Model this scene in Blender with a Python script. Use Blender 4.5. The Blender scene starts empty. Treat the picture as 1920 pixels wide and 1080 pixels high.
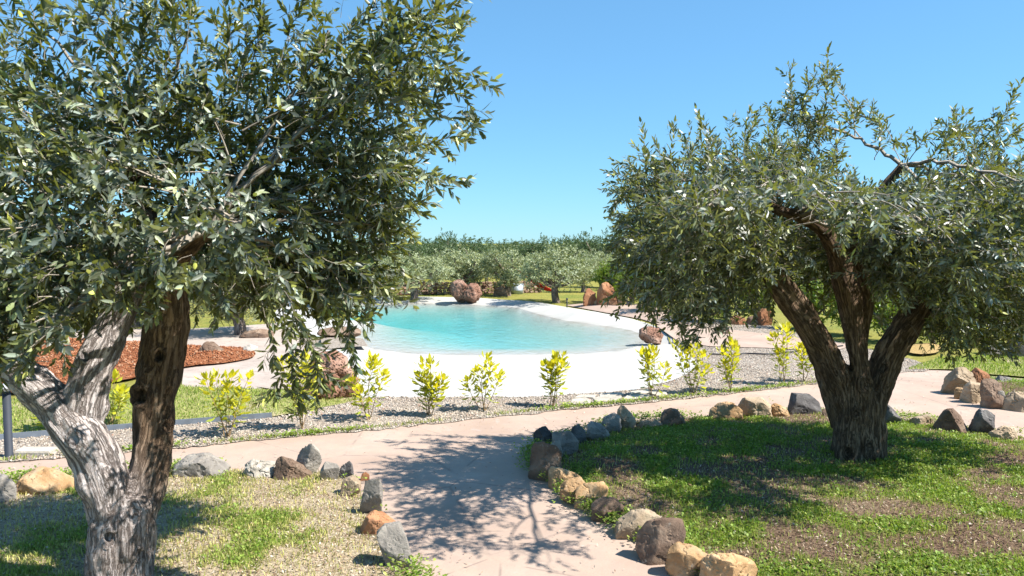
import bpy, bmesh, math, random
import numpy as np
from mathutils import Vector
from mathutils.geometry import delaunay_2d_cdt

# ---------------------------------------------------------------- camera, sky, sun, exposure
scene = bpy.context.scene
COL = scene.collection
FPX, CAMH, HORIZON = 1400.0, 2.4, 455.0           # focal length in photo pixels, eye height, horizon row
PITCH = math.atan((540 - HORIZON) / FPX)
cam_d = bpy.data.cameras.new("camera")
cam = bpy.data.objects.new("camera", cam_d); COL.objects.link(cam)
cam.location = (0, 0, CAMH)
cam.rotation_euler = (math.pi / 2 - PITCH, 0, 0)
cam_d.sensor_width = 36.0
cam_d.lens = 36.0 * FPX / 1920.0
cam_d.clip_start, cam_d.clip_end = 0.05, 3000
cam_d.dof.use_dof = True
cam_d.dof.focus_distance = 9.5
cam_d.dof.aperture_fstop = 4.0
scene.camera = cam

SUN_EL, SUN_AZ = math.radians(50), math.radians(103)   # azimuth from +Y (view direction) towards +X (right)
world = bpy.data.worlds.new("World"); scene.world = world; world.use_nodes = True
nt = world.node_tree; nt.nodes.clear()
sky = nt.nodes.new("ShaderNodeTexSky"); sky.sky_type = 'NISHITA'; sky.sun_disc = False
sky.sun_elevation = SUN_EL; sky.sun_rotation = SUN_AZ
sky.altitude = 0; sky.air_density = 1.0; sky.dust_density = 0.0; sky.ozone_density = 8.0
bg = nt.nodes.new("ShaderNodeBackground"); bg.inputs[1].default_value = 0.106
wo = nt.nodes.new("ShaderNodeOutputWorld")
tn = nt.nodes.new("ShaderNodeMix"); tn.data_type = 'RGBA'; tn.blend_type = 'MULTIPLY'; tn.inputs[0].default_value = 1.0
tn.inputs[7].default_value = (0.80, 1.34, 1.66, 1)          # the photograph's cool white balance, over the whole sky
gm = nt.nodes.new("ShaderNodeGamma"); gm.inputs[1].default_value = 0.58   # softer fall-off from zenith to horizon
nt.links.new(sky.outputs[0], gm.inputs[0]); nt.links.new(gm.outputs[0], tn.inputs[6]); nt.links.new(tn.outputs[2], bg.inputs[0]); nt.links.new(bg.outputs[0], wo.inputs[0])
sun_d = bpy.data.lights.new("sun", 'SUN'); sun_d.energy = 5.0; sun_d.angle = math.radians(0.53)
sun_d.color = (1.0, 0.955, 0.89)
sun = bpy.data.objects.new("sun", sun_d); COL.objects.link(sun)
SUNV = Vector((math.cos(SUN_EL) * math.sin(SUN_AZ), math.cos(SUN_EL) * math.cos(SUN_AZ), math.sin(SUN_EL)))
sun.rotation_euler = SUNV.to_track_quat('Z', 'Y').to_euler()
scene.view_settings.view_transform = 'Standard'
scene.view_settings.look = 'None'
scene.view_settings.gamma = 1.0
scene.view_settings.use_curve_mapping = False
scene.view_settings.exposure = 1.14
scene.cycles.max_bounces = 6
scene.cycles.diffuse_bounces = 2
scene.cycles.glossy_bounces = 2
scene.cycles.transmission_bounces = 3
scene.cycles.transparent_max_bounces = 12
scene.cycles.caustics_reflective = False
scene.cycles.caustics_refractive = False
scene.cycles.sample_clamp_indirect = 4.0

# ---------------------------------------------------------------- helpers
rng = np.random.default_rng(7)
CP, SP = math.cos(PITCH), math.sin(PITCH)

def ray(px, py):
    a, b = (px - 960) / FPX, (540 - py) / FPX
    return a, CP + b * SP, -SP + b * CP

def G(px, py, z=0.0):
    """photo pixel -> point of the horizontal plane z"""
    x, y, w = ray(px, py)
    t = (z - CAMH) / w
    return np.array([x * t, y * t, z])

def W(px, py, d):
    """photo pixel -> point at distance d in front of the camera"""
    x, y, w = ray(px, py)
    t = d / y
    return np.array([x * t, d, CAMH + w * t])

def poly(pts, z=0.0):
    return np.array([G(p[0], p[1], z)[:2] for p in pts])

def proj(P):
    """world points -> photo pixels"""
    x, y, z = P[:, 0], P[:, 1], P[:, 2] - CAMH
    f = y * CP - z * SP; u = y * SP + z * CP
    return 960 + FPX * x / f, 540 - FPX * u / f

def smooth(a, b, x):
    t = np.clip((x - a) / (b - a), 0, 1)
    return t * t * (3 - 2 * t)

def _hash(i, j, k, s):
    h = (i.astype(np.int64) * 374761393 + j.astype(np.int64) * 668265263 + k.astype(np.int64) * 2147483647 + s * 974634213) & 0xffffffff
    h = ((h ^ (h >> 13)) * 1274126177) & 0xffffffff
    h = ((h ^ (h >> 16)) * 2246822519) & 0xffffffff
    return ((h ^ (h >> 15)) & 0xffffff) / float(0xffffff)

def vnoise(P, seed=0):
    P = np.asarray(P, float)
    F = np.floor(P); fr = P - F
    fr = fr * fr * (3 - 2 * fr)
    I = F.astype(np.int64)
    r = 0
    for a in (0, 1):
        wx = fr[:, 0] if a else 1 - fr[:, 0]
        for b in (0, 1):
            wy = fr[:, 1] if b else 1 - fr[:, 1]
            for c in (0, 1):
                wz = fr[:, 2] if c else 1 - fr[:, 2]
                r = r + wx * wy * wz * _hash(I[:, 0] + a, I[:, 1] + b, I[:, 2] + c, seed)
    return r

def fbm(P, seed=0, octv=4, gain=0.5):
    P = np.asarray(P, float); s = 0; a = 1; t = 0
    for o in range(octv):
        s = s + a * vnoise(P * (2 ** o) + 17.3 * o, seed + o); t += a; a *= gain
    return s / t

def fbm2(xy, scale, seed=0, octv=4):
    return fbm(np.column_stack([xy[:, 0] * scale, xy[:, 1] * scale, np.zeros(len(xy))]), seed, octv)

def inside(pts, pl):
    x, y = pts[:, 0], pts[:, 1]
    r = np.zeros(len(pts), bool)
    n = len(pl)
    for i in range(n):
        x0, y0 = pl[i]; x1, y1 = pl[(i + 1) % n]
        if y0 == y1: continue
        c = ((y0 > y) != (y1 > y)) & (x < (x1 - x0) * (y - y0) / (y1 - y0) + x0)
        r ^= c
    return r

def edge_dist(pts, pl, closed=True):
    d = np.full(len(pts), 1e9)
    n = len(pl)
    for i in range(n if closed else n - 1):
        a = pl[i]; b = pl[(i + 1) % n]
        ab = b - a
        t = np.clip(((pts - a) @ ab) / max(ab @ ab, 1e-9), 0, 1)
        q = a + t[:, None] * ab
        d = np.minimum(d, np.hypot(*(pts - q).T))
    return d

def catmull(P, n_per=8, closed=False):
    P = np.asarray(P, float); out = []
    n = len(P)
    for i in range(n if closed else n - 1):
        g = (lambda k: P[k % n]) if closed else (lambda k: P[min(max(k, 0), n - 1)])
        p0, p1, p2, p3 = g(i - 1), g(i), g(i + 1), g(i + 2)
        for t in np.arange(n_per) / n_per:
            out.append(0.5 * (2 * p1 + (p2 - p0) * t + (2 * p0 - 5 * p1 + 4 * p2 - p3) * t ** 2 + (3 * p1 - p0 - 3 * p2 + p3) * t ** 3))
    if not closed: out.append(P[-1])
    return np.array(out)

def make_mesh(name, V, F, smooth_shade=True, attrs=None):
    """V (n,3); F (m,3) or (m,4) int array, or a list of such arrays"""
    me = bpy.data.meshes.new(name)
    Fs = F if isinstance(F, list) else [F]
    Fs = [np.asarray(f, np.int32) for f in Fs if len(f)]
    V = np.asarray(V, np.float32)
    me.vertices.add(len(V)); me.vertices.foreach_set("co", V.ravel())
    nl = sum(f.size for f in Fs); npz = sum(len(f) for f in Fs)
    me.loops.add(nl); me.polygons.add(npz)
    me.loops.foreach_set("vertex_index", np.concatenate([f.ravel() for f in Fs]))
    tot = np.concatenate([np.full(len(f), f.shape[1], np.int32) for f in Fs])
    st = np.concatenate([[0], np.cumsum(tot)[:-1]]).astype(np.int32)
    me.polygons.foreach_set("loop_start", st)
    me.polygons.foreach_set("use_smooth", np.full(npz, smooth_shade))
    me.update(calc_edges=True)
    for k, a in (attrs or {}).items():
        a = np.asarray(a, np.float32)
        if a.ndim == 2:
            at = me.attributes.new(k, 'FLOAT_VECTOR', 'POINT'); at.data.foreach_set("vector", a.ravel())
        else:
            at = me.attributes.new(k, 'FLOAT', 'POINT'); at.data.foreach_set("value", a)
    return me

def obj(name, me, mat=None, parent=None, loc=None):
    o = bpy.data.objects.new(name, me); COL.objects.link(o)
    if mat is not None and me is not None and not me.materials: me.materials.append(mat)
    if parent is not None: o.parent = parent
    if loc is not None: o.location = loc
    return o

def tag(o, label=None, cat=None, group=None, kind=None):
    if label: o["label"] = label
    if cat: o["category"] = cat
    if group: o["group"] = group
    if kind: o["kind"] = kind
    return o

def thing(name, loc, label, cat, group=None):
    return tag(obj(name, None, loc=tuple(loc)), label, cat, group)

def unit(v):
    v = np.asarray(v, float)
    return v / np.maximum(np.linalg.norm(v, axis=-1, keepdims=True), 1e-9)

# ---------------------------------------------------------------- materials
class NT:
    def __init__(s, name):
        s.m = bpy.data.materials.new(name); s.m.use_nodes = True
        s.t = s.m.node_tree; s.t.nodes.clear()
        s.out = s.n("ShaderNodeOutputMaterial")
    def n(s, t, **kw):
        nd = s.t.nodes.new(t)
        for k, v in kw.items(): setattr(nd, k, v)
        return nd
    def l(s, a, b): s.t.links.new(a, b)
    def val(s, sock, v):
        if hasattr(v, "is_linked") or isinstance(v, bpy.types.NodeSocket): s.l(v, sock)
        else: sock.default_value = v
    def coord(s, which="Object"): return s.n("ShaderNodeTexCoord").outputs[which]
    def geo(s, which="Position"): return s.n("ShaderNodeNewGeometry").outputs[which]
    def attr(s, name, out="Fac"): return s.n("ShaderNodeAttribute", attribute_name=name).outputs[out]
    def noise(s, vec, scale, detail=5, rough=0.6, dist=0.0):
        nd = s.n("ShaderNodeTexNoise")
        s.l(vec, nd.inputs["Vector"]); nd.inputs["Scale"].default_value = scale
        nd.inputs["Detail"].default_value = detail; nd.inputs["Roughness"].default_value = rough
        nd.inputs["Distortion"].default_value = dist
        return nd.outputs["Fac"]
    def voronoi(s, vec, scale, feature='F1', out="Distance", rand=1.0):
        nd = s.n("ShaderNodeTexVoronoi", feature=feature)
        s.l(vec, nd.inputs["Vector"]); nd.inputs["Scale"].default_value = scale
        nd.inputs["Randomness"].default_value = rand
        return nd.outputs[out]
    def ramp(s, fac, stops, interp='LINEAR'):
        nd = s.n("ShaderNodeValToRGB"); cr = nd.color_ramp; cr.interpolation = interp
        while len(cr.elements) < len(stops): cr.elements.new(0.5)
        for e, (p, c) in zip(cr.elements, stops):
            e.position = p; e.color = tuple(c) + ((1,) if len(c) == 3 else ())
        s.l(fac, nd.inputs[0]); return nd.outputs[0]
    def maprange(s, v, a, b, c=0.0, d=1.0):
        nd = s.n("ShaderNodeMapRange"); s.val(nd.inputs[0], v)
        for i, q in enumerate((a, b, c, d)): nd.inputs[1 + i].default_value = q
        return nd.outputs[0]
    def math(s, op, a, b=0.0):
        nd = s.n("ShaderNodeMath", operation=op); s.val(nd.inputs[0], a); s.val(nd.inputs[1], b); return nd.outputs[0]
    def mix(s, fac, a, b, blend='MIX'):
        nd = s.n("ShaderNodeMix", data_type='RGBA', blend_type=blend)
        s.val(nd.inputs[0], fac)
        for i, v in ((6, a), (7, b)):
            s.val(nd.inputs[i], v if not isinstance(v, tuple) else v + (1,) if len(v) == 3 else v)
        return nd.outputs[2]
    def bump(s, h, strength=0.5, dist=0.02, normal=None):
        nd = s.n("ShaderNodeBump"); nd.inputs["Strength"].default_value = strength
        nd.inputs["Distance"].default_value = dist; s.l(h, nd.inputs["Height"])
        if normal is not None: s.l(normal, nd.inputs["Normal"])
        return nd.outputs[0]
    def bsdf(s, color, rough=0.7, normal=None, spec=0.5, metallic=0.0):
        p = s.n("ShaderNodeBsdfPrincipled")
        s.val(p.inputs["Base Color"], color if not isinstance(color, tuple) else color + (1,))
        s.val(p.inputs["Roughness"], rough); p.inputs["Specular IOR Level"].default_value = spec
        p.inputs["Metallic"].default_value = metallic
        if normal is not None: s.l(normal, p.inputs["Normal"])
        return p.outputs[0]
    def done(s, shader, disp=None):
        s.l(shader, s.out.inputs["Surface"]); return s.m

def simple_mat(name, color, rough=0.6, spec=0.4, metallic=0.0, var=0.15, scale=12.0):
    t = NT(name); c = t.coord()
    n = t.noise(c, scale, 5)
    dk = tuple(v * (1 - var * 1.6) for v in color); lt = tuple(min(1, v * (1 + var)) for v in color)
    return t.done(t.bsdf(t.ramp(n, [(0.3, dk), (0.7, lt)]), rough, t.bump(n, 0.2, 0.004), spec, metallic))

def leaf_mat(name, top, back, trans, yellow, tr=0.3, rough=0.42, spec=0.5, skew=None):
    """two-sided leaf: dark upper side, paler underside, light coming through; 'tint' 0..1 turns it to new growth"""
    t = NT(name)
    tint = t.attr("tint"); v = t.attr("vary")
    c = t.mix(tint, top, yellow)
    bk = t.mix(t.math('MULTIPLY', tint, 0.6), back, yellow)
    c = t.mix(t.geo("Backfacing"), c, bk)
    hs = t.n("ShaderNodeHueSaturation"); t.l(c, hs.inputs["Color"])
    if skew: t.l(t.maprange(t.math('POWER', v, 4.0), 0, 1, *skew), hs.inputs["Value"])     # a few pale silvery leaves among dark ones
    else: t.l(t.maprange(v, 0, 1, 0.45, 1.6), hs.inputs["Value"])
    p = t.bsdf(hs.outputs[0], rough, None, spec)
    tl = t.n("ShaderNodeBsdfTranslucent"); t.l(t.mix(tint, trans, yellow), tl.inputs[0])
    ms = t.n("ShaderNodeMixShader"); ms.inputs[0].default_value = tr
    t.l(p, ms.inputs[1]); t.l(tl.outputs[0], ms.inputs[2])
    return t.done(ms.outputs[0])

M = {}
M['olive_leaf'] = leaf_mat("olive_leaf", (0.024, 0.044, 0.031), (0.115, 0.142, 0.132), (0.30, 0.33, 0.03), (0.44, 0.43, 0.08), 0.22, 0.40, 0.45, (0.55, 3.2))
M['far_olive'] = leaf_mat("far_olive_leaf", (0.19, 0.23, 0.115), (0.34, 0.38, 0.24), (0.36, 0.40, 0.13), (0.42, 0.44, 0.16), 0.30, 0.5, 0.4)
M['evergreen'] = leaf_mat("evergreen_leaf", (0.065, 0.11, 0.05), (0.09, 0.14, 0.065), (0.14, 0.21, 0.055), (0.18, 0.22, 0.065), 0.28, 0.5, 0.4)
M['bright_leaf'] = leaf_mat("bright_leaf", (0.07, 0.14, 0.018), (0.10, 0.17, 0.03), (0.26, 0.36, 0.02), (0.30, 0.36, 0.02), 0.4, 0.4, 0.5)
M['shrub_leaf'] = leaf_mat("shrub_leaf", (0.19, 0.26, 0.03), (0.26, 0.32, 0.05), (0.50, 0.52, 0.03), (0.80, 0.70, 0.025), 0.45, 0.4, 0.45)
M['weed'] = leaf_mat("weed_leaf", (0.13, 0.22, 0.022), (0.15, 0.24, 0.03), (0.32, 0.46, 0.03), (0.62, 0.53, 0.20), 0.35, 0.55, 0.3)

def bark_mat(name, grey, warm):
    t = NT(name); c = t.attr("barkco", "Vector"); wm = t.attr("warm")
    mp = t.n("ShaderNodeMapping"); mp.inputs["Scale"].default_value = (1, 1, 0.14); t.l(c, mp.inputs["Vector"])
    n1 = t.noise(mp.outputs[0], 34, 9, 0.70, 0.5)
    n2 = t.noise(mp.outputs[0], 95, 5, 0.65)
    n3 = t.noise(t.coord(), 3.2, 4)
    wv = t.noise(mp.outputs[0], 15, 7, 0.7, 1.2)
    fur = t.maprange(t.math('ABSOLUTE', t.math('SUBTRACT', wv, 0.5)), 0.0, 0.05)
    ramps = [t.ramp(n1, [(0.28, d), (0.44, m_), (0.62, l_)]) for l_, m_, d in (grey, warm)]
    col = t.mix(wm, ramps[0], ramps[1])
    col = t.mix(t.maprange(n3, 0.45, 0.62, 0, 0.45), col, t.mix(wm, tuple(v * 0.75 for v in grey[1]), tuple(v * 0.75 for v in warm[1])))
    col = t.mix(t.math('MULTIPLY', t.math('SUBTRACT', 1.0, fur), 0.75), col, t.mix(wm, grey[2], warm[2]))
    h = t.math('ADD', t.math('MULTIPLY', n1, 1.0), t.math('ADD', t.math('MULTIPLY', n2, 0.35), t.math('MULTIPLY', fur, 0.5)))
    return t.done(t.bsdf(col, 0.9, t.bump(h, 1.0, 0.035), 0.2))
M['bark'] = bark_mat("olive_bark", ((0.68, 0.62, 0.60), (0.50, 0.43, 0.395), (0.12, 0.085, 0.068)), ((0.33, 0.23, 0.15), (0.18, 0.115, 0.068), (0.05, 0.028, 0.016)))
M['twig'] = simple_mat("twig_bark", (0.30, 0.26, 0.21), 0.8, 0.2, 0, 0.3, 30)
M['cut_wood'] = simple_mat("cut_wood", (0.40, 0.17, 0.06), 0.8, 0.2, 0, 0.3, 20)

def rock_mat(name, c1, c2, c3, scale=6.0, pit=0.0, bump=0.6):
    t = NT(name); co = t.coord()
    r = t.n("ShaderNodeObjectInfo").outputs["Random"]
    add = t.n("ShaderNodeVectorMath", operation='ADD'); t.l(co, add.inputs[0])
    cmb = t.n("ShaderNodeCombineXYZ"); t.l(t.math('MULTIPLY', r, 37.0), cmb.inputs[0]); t.l(cmb.outputs[0], add.inputs[1])
    v = add.outputs[0]
    n1 = t.noise(v, scale, 8, 0.65, 0.4); n2 = t.noise(v, scale * 6, 6, 0.7); n3 = t.noise(v, scale * 0.5, 3)
    col = t.ramp(n1, [(0.30, c1), (0.52, c2), (0.72, c3)])
    col = t.mix(t.maprange(n2, 0.35, 0.7, 0.0, 0.45), col, tuple(v_ * 0.55 for v_ in c2))
    col = t.mix(t.maprange(n3, 0.5, 0.65, 0, 0.5), col, c3)
    lich = t.noise(v, scale * 2.6, 6, 0.75)
    col = t.mix(t.maprange(lich, 0.62, 0.70, 0, 0.55), col, (0.42, 0.40, 0.34))
    h = t.math('ADD', n1, t.math('MULTIPLY', n2, 0.6))
    if pit:
        vo = t.voronoi(v, scale * 7)
        pitm = t.maprange(vo, 0.1, 0.42)
        h = t.math('ADD', t.math('MULTIPLY', h, 0.6), t.math('MULTIPLY', pitm, pit))
        col = t.mix(t.math('MULTIPLY', t.math('SUBTRACT', 1.0, pitm), 0.55), col, tuple(v_ * 0.35 for v_ in c1))
    hs = t.n("ShaderNodeHueSaturation"); t.l(col, hs.inputs["Color"]); t.l(t.maprange(r, 0, 1, 0.82, 1.15), hs.inputs["Value"])
    return t.done(t.bsdf(hs.outputs[0], 0.88, t.bump(h, bump, 0.03), 0.25))
M['grey'] = rock_mat("grey_stone", (0.152, 0.137, 0.121), (0.258, 0.232, 0.200), (0.343, 0.309, 0.259))
M['dark'] = rock_mat("dark_stone", (0.067, 0.062, 0.060), (0.119, 0.109, 0.104), (0.237, 0.227, 0.213))
M['ochre'] = rock_mat("ochre_stone", (0.324, 0.173, 0.071), (0.447, 0.282, 0.142), (0.533, 0.391, 0.241))
M['tan'] = rock_mat("tan_stone", (0.276, 0.200, 0.125), (0.390, 0.291, 0.192), (0.495, 0.400, 0.283))
M['brown'] = rock_mat("brown_stone", (0.124, 0.077, 0.052), (0.199, 0.132, 0.091), (0.286, 0.210, 0.150))
M['pale'] = rock_mat("pale_stone", (0.362, 0.318, 0.259), (0.476, 0.427, 0.350), (0.571, 0.518, 0.442))
M['lava'] = rock_mat("pitted_lava", (0.181, 0.087, 0.054), (0.315, 0.168, 0.113), (0.400, 0.273, 0.208), 3.2, 1.1, 1.0)
M['rust'] = rock_mat("rust_stone", (0.228, 0.091, 0.042), (0.343, 0.155, 0.074), (0.429, 0.236, 0.125), 4.0)

def ground_mats():
    # pink screeded path
    t = NT("pink_path"); p = t.geo()
    n = t.noise(p, 0.9, 6, 0.6); f = t.noise(p, 38, 6, 0.7); m = t.noise(p, 5.5, 6, 0.65); st = t.noise(p, 2.3, 8, 0.7, 1.2)
    c = t.ramp(n, [(0.3, (0.333, 0.240, 0.181)), (0.55, (0.400, 0.300, 0.233)), (0.75, (0.444, 0.351, 0.285))])
    c = t.mix(t.maprange(m, 0.4, 0.7, 0, 0.45), c, (0.326, 0.240, 0.200))
    c = t.mix(t.maprange(st, 0.60, 0.72, 0, 0.4), c, (0.488, 0.429, 0.392))
    c = t.mix(t.maprange(f, 0.58, 0.72, 0, 0.5), c, (0.266, 0.192, 0.155))
    ck = t.voronoi(p, 0.55, 'DISTANCE_TO_EDGE')
    nd = t.noise(p, 3.0, 5)
    crack = t.math('MULTIPLY', t.maprange(ck, 0.0, 0.008, 1, 0), t.maprange(nd, 0.42, 0.55))
    c = t.mix(t.math('MULTIPLY', crack, 0.7), c, (0.185, 0.141, 0.118))
    h = t.math('ADD', t.math('MULTIPLY', f, 0.5), m)
    M['path'] = t.done(t.bsdf(c, 0.85, t.bump(h, 0.35, 0.012), 0.3))
    # pale paving to the left of the pool
    t = NT("pale_paving"); p = t.geo()
    n = t.noise(p, 1.1, 6); f = t.noise(p, 30, 5, 0.7); s2 = t.noise(p, 4.5, 6, 0.7, 0.8)
    c = t.ramp(n, [(0.3, (0.349, 0.284, 0.237)), (0.7, (0.444, 0.371, 0.314))])
    c = t.mix(t.maprange(s2, 0.5, 0.68, 0, 0.6), c, (0.228, 0.181, 0.148))
    c = t.mix(t.maprange(f, 0.55, 0.75, 0, 0.5), c, (0.215, 0.168, 0.136))
    M['paving'] = t.done(t.bsdf(c, 0.85, t.bump(t.math('ADD', f, s2), 0.4, 0.02), 0.3))
    # white pool shell
    t = NT("white_pool_shell"); p = t.geo()
    n = t.noise(p, 0.7, 6, 0.65); f = t.noise(p, 55, 4, 0.7); s2 = t.noise(p, 3.4, 6, 0.7, 1.0)
    c = t.ramp(n, [(0.3, (0.396, 0.380, 0.343)), (0.7, (0.462, 0.449, 0.419))])
    c = t.mix(t.maprange(s2, 0.56, 0.72, 0, 0.5), c, (0.310, 0.284, 0.241))
    c = t.mix(t.maprange(f, 0.55, 0.75, 0, 0.35), c, (0.290, 0.264, 0.224))
    c = t.mix(t.math('MULTIPLY', t.attr('wet'), 0.6), c, (0.264, 0.247, 0.211))
    M['shell'] = t.done(t.bsdf(c, 0.75, t.bump(f, 0.25, 0.006), 0.35))
    # gravel bed beneath the loose pebbles
    t = NT("gravel_bed"); p = t.geo()
    vo = t.n("ShaderNodeTexVoronoi"); t.l(p, vo.inputs["Vector"]); vo.inputs["Scale"].default_value = 42
    n = t.noise(p, 1.4, 4)
    sep = t.n("ShaderNodeSeparateColor"); t.l(vo.outputs["Color"], sep.inputs[0])
    c = t.ramp(sep.outputs[0], [(0.0, (0.120, 0.100, 0.084)), (0.35, (0.280, 0.228, 0.176)), (0.7, (0.384, 0.328, 0.264)), (1.0, (0.496, 0.440, 0.368))])
    c = t.mix(t.maprange(n, 0.4, 0.7, 0, 0.4), c, (0.272, 0.208, 0.160))
    M['gravel'] = t.done(t.bsdf(c, 0.85, t.bump(t.math('SUBTRACT', 1.0, vo.outputs["Distance"]), 0.8, 0.03), 0.25))
    # red soil with chippings
    t = NT("red_soil"); p = t.geo()
    n = t.noise(p, 2.5, 6); f = t.noise(p, 32, 6, 0.75)
    c = t.ramp(f, [(0.30, (0.105, 0.035, 0.015)), (0.5, (0.280, 0.105, 0.045)), (0.75, (0.392, 0.189, 0.098))])
    c = t.mix(t.maprange(n, 0.4, 0.7, 0, 0.4), c, (0.210, 0.070, 0.028))
    M['red_soil'] = t.done(t.bsdf(c, 0.95, t.bump(f, 0.9, 0.04), 0.15))
    # thin turf under the olives: dry litter, soil and green patches ('green' attribute)
    t = NT("thin_turf"); p = t.geo()
    f = t.noise(p, 46, 6, 0.75); n = t.noise(p, 7, 5, 0.7); g = t.attr("green")
    c = t.ramp(f, [(0.30, (0.123, 0.082, 0.049)), (0.5, (0.426, 0.344, 0.221)), (0.72, (0.607, 0.525, 0.402))])
    c = t.mix(t.maprange(n, 0.5, 0.7, 0, 0.5), c, (0.205, 0.107, 0.057))
    gc = t.ramp(f, [(0.3, (0.139, 0.156, 0.033)), (0.7, (0.410, 0.410, 0.131))])
    gm = t.math('MULTIPLY', t.maprange(t.math('ADD', g, t.math('MULTIPLY', n, 0.5)), 0.55, 0.95), 0.85)
    c = t.mix(gm, c, gc)
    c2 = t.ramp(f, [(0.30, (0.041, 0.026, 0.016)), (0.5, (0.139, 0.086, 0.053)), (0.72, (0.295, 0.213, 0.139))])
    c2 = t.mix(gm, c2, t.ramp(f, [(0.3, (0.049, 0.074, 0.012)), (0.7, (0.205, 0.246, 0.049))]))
    c = t.mix(t.attr("mould_shade"), c, c2)                               # dark leaf mould, with tree shade put into the colour too
    M['turf'] = t.done(t.bsdf(c, 0.95, t.bump(f, 0.9, 0.03), 0.15))
    # open ground of the olive grove
    t = NT("grove_ground"); p = t.geo()
    f = t.noise(p, 9, 7, 0.75); n = t.noise(p, 0.35, 6, 0.65); b = t.noise(p, 1.3, 6, 0.7)
    c = t.ramp(f, [(0.3, (0.122, 0.122, 0.025)), (0.55, (0.259, 0.238, 0.054)), (0.8, (0.374, 0.324, 0.115))])
    c = t.mix(t.maprange(n, 0.46, 0.6, 0, 0.75), c, t.ramp(f, [(0.3, (0.072, 0.108, 0.016)), (0.8, (0.202, 0.238, 0.050))]))
    c = t.mix(t.maprange(b, 0.60, 0.72, 0, 0.8), c, (0.259, 0.173, 0.101))
    M['ground'] = t.done(t.bsdf(c, 0.95, t.bump(f, 0.8, 0.06), 0.15))
    # water: clear surface, absorption below
    t = NT("pool_water"); p = t.geo()
    mp = t.n("ShaderNodeMapping"); mp.inputs["Scale"].default_value = (1.0, 0.6, 1.0); t.l(p, mp.inputs["Vector"])
    w = t.noise(mp.outputs[0], 4.2, 4, 0.55, 0.4)
    w2 = t.noise(mp.outputs[0], 13, 3, 0.5, 0.3)
    nrm = t.bump(t.math('ADD', w, t.math('MULTIPLY', w2, 0.2)), 0.6, 0.05)
    gl = t.n("ShaderNodeBsdfGlossy"); gl.inputs["Roughness"].default_value = 0.06; t.l(nrm, gl.inputs["Normal"])
    tr = t.n("ShaderNodeBsdfTransparent"); tr.inputs[0].default_value = (1, 1, 1, 1)
    fr = t.n("ShaderNodeFresnel"); fr.inputs[0].default_value = 1.33; t.l(nrm, fr.inputs["Normal"])
    ms = t.n("ShaderNodeMixShader"); t.l(t.math('MULTIPLY', fr.outputs[0], 0.7), ms.inputs[0])
    t.l(tr.outputs[0], ms.inputs[1]); t.l(gl.outputs[0], ms.inputs[2])
    va = t.n("ShaderNodeVolumeAbsorption"); va.inputs[0].default_value = (0.0, 0.93, 0.985, 1); va.inputs[1].default_value = 0.29
    t.l(va.outputs[0], t.out.inputs["Volume"])
    M['water'] = t.done(ms.outputs[0])
ground_mats()

# ---------------------------------------------------------------- the setting: ground, path, beds, pool
PATH_TOP = [(-700, 925), (-300, 894), (0, 867), (347, 838), (753, 800), (953, 778), (1066, 767), (1259, 749), (1541, 718), (1690, 697), (1787, 696), (1850, 705), (2000, 716), (2400, 740)]
DECK = [(677, 747), (840, 748), (1013, 747), (1100, 742), (1200, 734), (1270, 716), (1322, 694), (1300, 668), (1265, 645), (1250, 622), (1200, 602), (1130, 588),
        (1060, 576), (1000, 566), (940, 562), (870, 558), (740, 556), (640, 555), (560, 560), (520, 580), (520, 610), (560, 628), (610, 632), (650, 640), (610, 656), (642, 678), (668, 712)]
WATER = [(673, 618), (668, 632), (677, 647), (723, 657), (807, 664), (1007, 665), (1107, 662), (1173, 655), (1208, 642), (1203, 628), (1173, 617), (1107, 607),
         (1057, 600), (1007, 588), (973, 578), (940, 574), (840, 570), (773, 569), (673, 571), (600, 572), (575, 580), (592, 592), (640, 599), (690, 603)]
WL = -0.10
deck_w = catmull(poly(DECK), 5, True)
water_w = catmull(poly(WATER, WL), 6, True)

def cdt(boundary, pts, extra=None, hole=None):
    """triangulate boundary + interior points; optional extra closed constraint loop or hole loop"""
    V = [Vector(p) for p in boundary]; n = len(V)
    E = [(i, (i + 1) % n) for i in range(n)]
    for loop in (extra, hole):
        if loop is not None:
            k = len(V); V += [Vector(p) for p in loop]; m = len(loop)
            E += [(k + i, k + (i + 1) % m) for i in range(m)]
    V += [Vector(p) for p in pts]
    r = delaunay_2d_cdt(V, E, [], 1, 1e-5)
    P = np.array([(v.x, v.y) for v in r[0]]); F = np.array([f for f in r[2] if len(f) == 3])
    if hole is not None:
        c = P[F].mean(1); F = F[~inside(c, np.asarray(hole))]
    a, b, c = P[F[:, 0]], P[F[:, 1]], P[F[:, 2]]
    flip = ((b - a)[:, 0] * (c - a)[:, 1] - (b - a)[:, 1] * (c - a)[:, 0]) < 0
    F[flip] = F[flip][:, ::-1]
    return P, F

def grid_in(pl, step, margin=0.3, jit=0.25):
    lo, hi = pl.min(0), pl.max(0)
    X, Y = np.meshgrid(np.arange(lo[0], hi[0], step), np.arange(lo[1], hi[1], step))
    p = np.column_stack([X.ravel(), Y.ravel()]) + rng.uniform(-jit, jit, (X.size, 2)) * step
    p = p[inside(p, pl)]
    return p[edge_dist(p, pl) > margin * step]

def sheet(name, pl, step, zfn, mat, attrs=None, extra=None, hole=None, label=None):
    pts = grid_in(pl, step)
    if extra is not None: pts = pts[edge_dist(pts, extra) > 0.3 * step]
    if hole is not None: pts = pts[~inside(pts, hole)]; pts = pts[edge_dist(pts, hole) > 0.3 * step]
    P, F = cdt(pl, pts, extra, hole)
    z = zfn(P)
    o = obj(name, make_mesh(name, np.column_stack([P, z]), F, True, {k: f(P) for k, f in (attrs or {}).items()}), mat)
    o["kind"] = "structure"
    return o

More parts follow.
